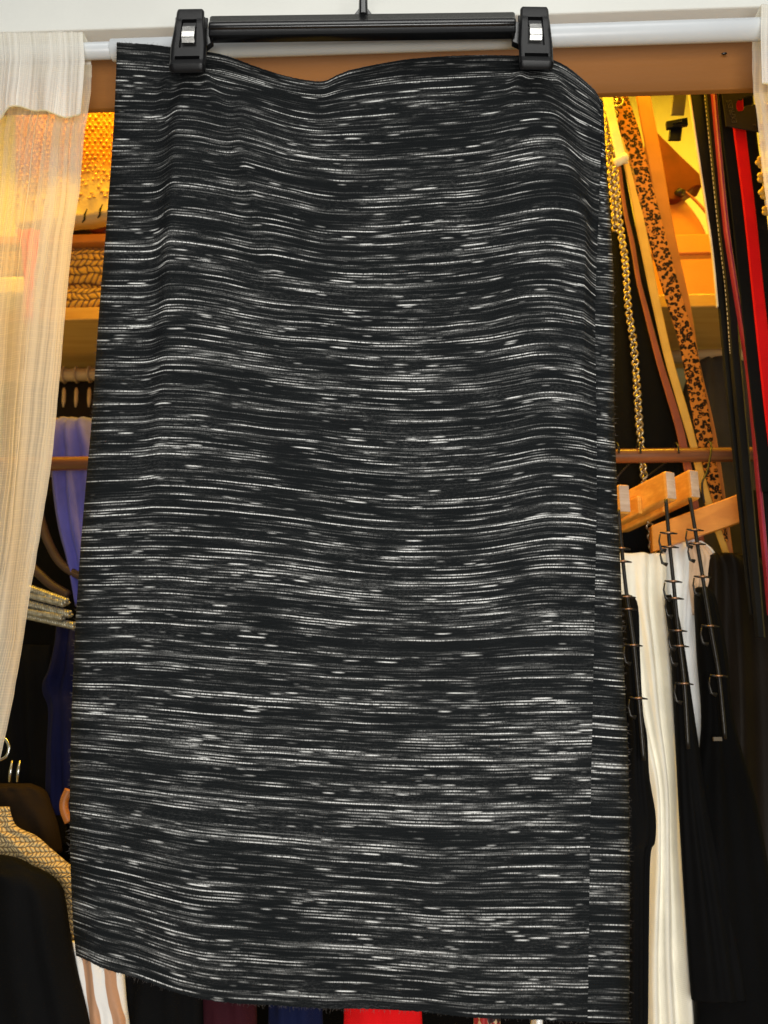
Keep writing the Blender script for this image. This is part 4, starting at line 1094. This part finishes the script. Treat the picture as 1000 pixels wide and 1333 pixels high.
# navy and black garments down the left
gtag(garment('shirt', [(812,74,130),(840,72,140),(872,64,150),(888,58,150),(904,58,150),(925,64,150),(980,62,150),(1060,60,150)], 1.02, 0.016, M['navy'], folds=[(.15,.2,.008,.06),(.4,.4,.01,.08)], noise_amp=.005), 'navy shirt with a crumpled sleeve beside the left edge of the skirt', 'shirt', LG)
gtag(garment('coat', [(640,-60,140),(700,-80,150),(850,-90,160),(1100,-100,170),(1420,-100,180)], 1.14, 0.02, M['black_cloth'], folds=[(.5,.5,.012,.06),(.65,.66,.012,.06),(.8,.8,.012,.05)]), 'black coat deep at the left behind the silver cords', 'coat', LG)
gtag(garment('dress', [(840,-40,66),(900,-44,70),(1000,-44,74),(1100,-50,90)], 1.08, 0.014, M['black_crepe'], folds=[(.6,.6,.008,.06),(.8,.8,.008,.06)]), 'black dress left of the navy shirt', 'dress', LG)
# steel hanger hook and clip wires
sh_ = thing('wire_hanger', P(5, 975, .93), 'shiny steel hanger hook at the edge of the curtain, with two clip wires', 'hanger')
q = MB(); q.tube([P(x, y, .93) for x, y in lerp_path([(-6,962),(4,960),(10,966),(12,975),(8,985),(-2,990)], 24)], 0.0014, 8); q.build('hook', M['steel'], sh_, True)
for x in (14, 24):
    q = MB(); q.tube([P(x+2, 990, .94), P(x, 1004, .94), P(x-1.5, 1018, .94)], [.0008,.0016,.001], 8); q.build('clip_wire', M['steel'], sh_, True)
gtag(garment('scarf', [(1020,-20,40),(1030,-30,58),(1050,-30,66),(1075,-30,74),(1110,-30,80)], 0.99, 0.02, M['dim_brown'], nr=20), 'dim brown scarf lying above the straw crochet top', 'scarf', LG)
q = MB(); q.tube([P(x, y, .93) for x, y in lerp_path([(90,1028),(84,1042),(84,1055),(90,1070)], 20)], 0.0042, 10); tag(q.build('bag_handle', M['tan_leather'], None, True), 'short tan leather bag handle touching the left edge of the skirt', 'bag handle')
cr = garment('crochet_top', [(1050,-60,12),(1075,-60,20),(1088,-60,46),(1105,-60,66),(1122,-60,86),(1135,-60,100),(1170,-60,112),(1260,-60,112)], 0.90, 0.012, M['crochet'], folds=[(.7,.75,.003,.05)], noise_amp=.004)
gtag(cr, 'straw yellow crochet top peeking over the black garment at lower left', 'top', LG)
gtag(garment('sweater', [(1113,-60,4),(1118,-70,24),(1128,-80,42),(1134,-90,56),(1140,-90,66),(1152,-90,78),(1170,-90,84),(1210,-90,90),(1260,-90,99),(1333,-90,116),(1420,-90,130)], 0.845, 0.016, M['black_crepe'], folds=[(.65,.7,.006,.09),(.85,.86,.004,.06)], noise_amp=.004), 'large black sweater filling the lower left corner', 'sweater', LG)
gtag(garment('blouse', [(1225,92,155),(1250,98,160),(1300,104,164),(1333,110,168),(1400,112,175)], 0.86, 0.010, M['stripes'], folds=[(.4,.4,.003,.08)], noise_amp=.002), 'white and tan vertically striped blouse below the left hem of the skirt', 'blouse', LG)
# clothes glimpsed under the hem
UG = 'clothes under the skirt hem'
for (rows, Y, mm, lab, cat, nm) in (
    ([(1240,160,262),(1300,158,264),(1420,155,268)], .88, 'black_crepe', 'black cloth glimpsed under the hem right of the striped blouse', 'dress', 'dress'),
    ([(1260,262,336),(1310,262,334),(1420,258,338)], .89, 'maroon', 'maroon knit glimpsed under the skirt hem', 'jumper', 'jumper'),
    ([(1260,348,424),(1310,350,420),(1420,346,426)], .87, 'blue_cloth', 'deep blue cloth glimpsed under the skirt hem', 'shirt', 'shirt'),
    ([(1260,446,552),(1310,448,549),(1420,444,556)], .86, 'bright_red', 'bright red garment glimpsed under the middle of the hem', 'shirt', 'shirt'),
    ([(1270,616,652),(1310,617,651),(1420,614,654)], .85, 'floral', 'red and tan printed cloth glimpsed under the hem', 'scarf', 'scarf'),
    ([(1270,692,706),(1310,692,706),(1420,690,708)], .85, 'white_cotton', 'thin white strip of cloth glimpsed under the hem', 'shirt', 'shirt')):
    gtag(garment(nm, rows, Y, 0.012, M[mm], folds=[(.3,.3,.005,.1),(.7,.7,.005,.1)], nr=16, ns=40, seed=rows[0][1]*.1), lab, cat, UG)
gtag(garment('coat', [(1000,100,860),(1200,100,860),(1450,100,860)], 1.02, 0.015, M['black_cloth'], folds=[(.2,.2,.01,.04),(.45,.45,.01,.05),(.7,.7,.01,.05)]), 'black coat behind the clothes under the hem', 'coat', UG)
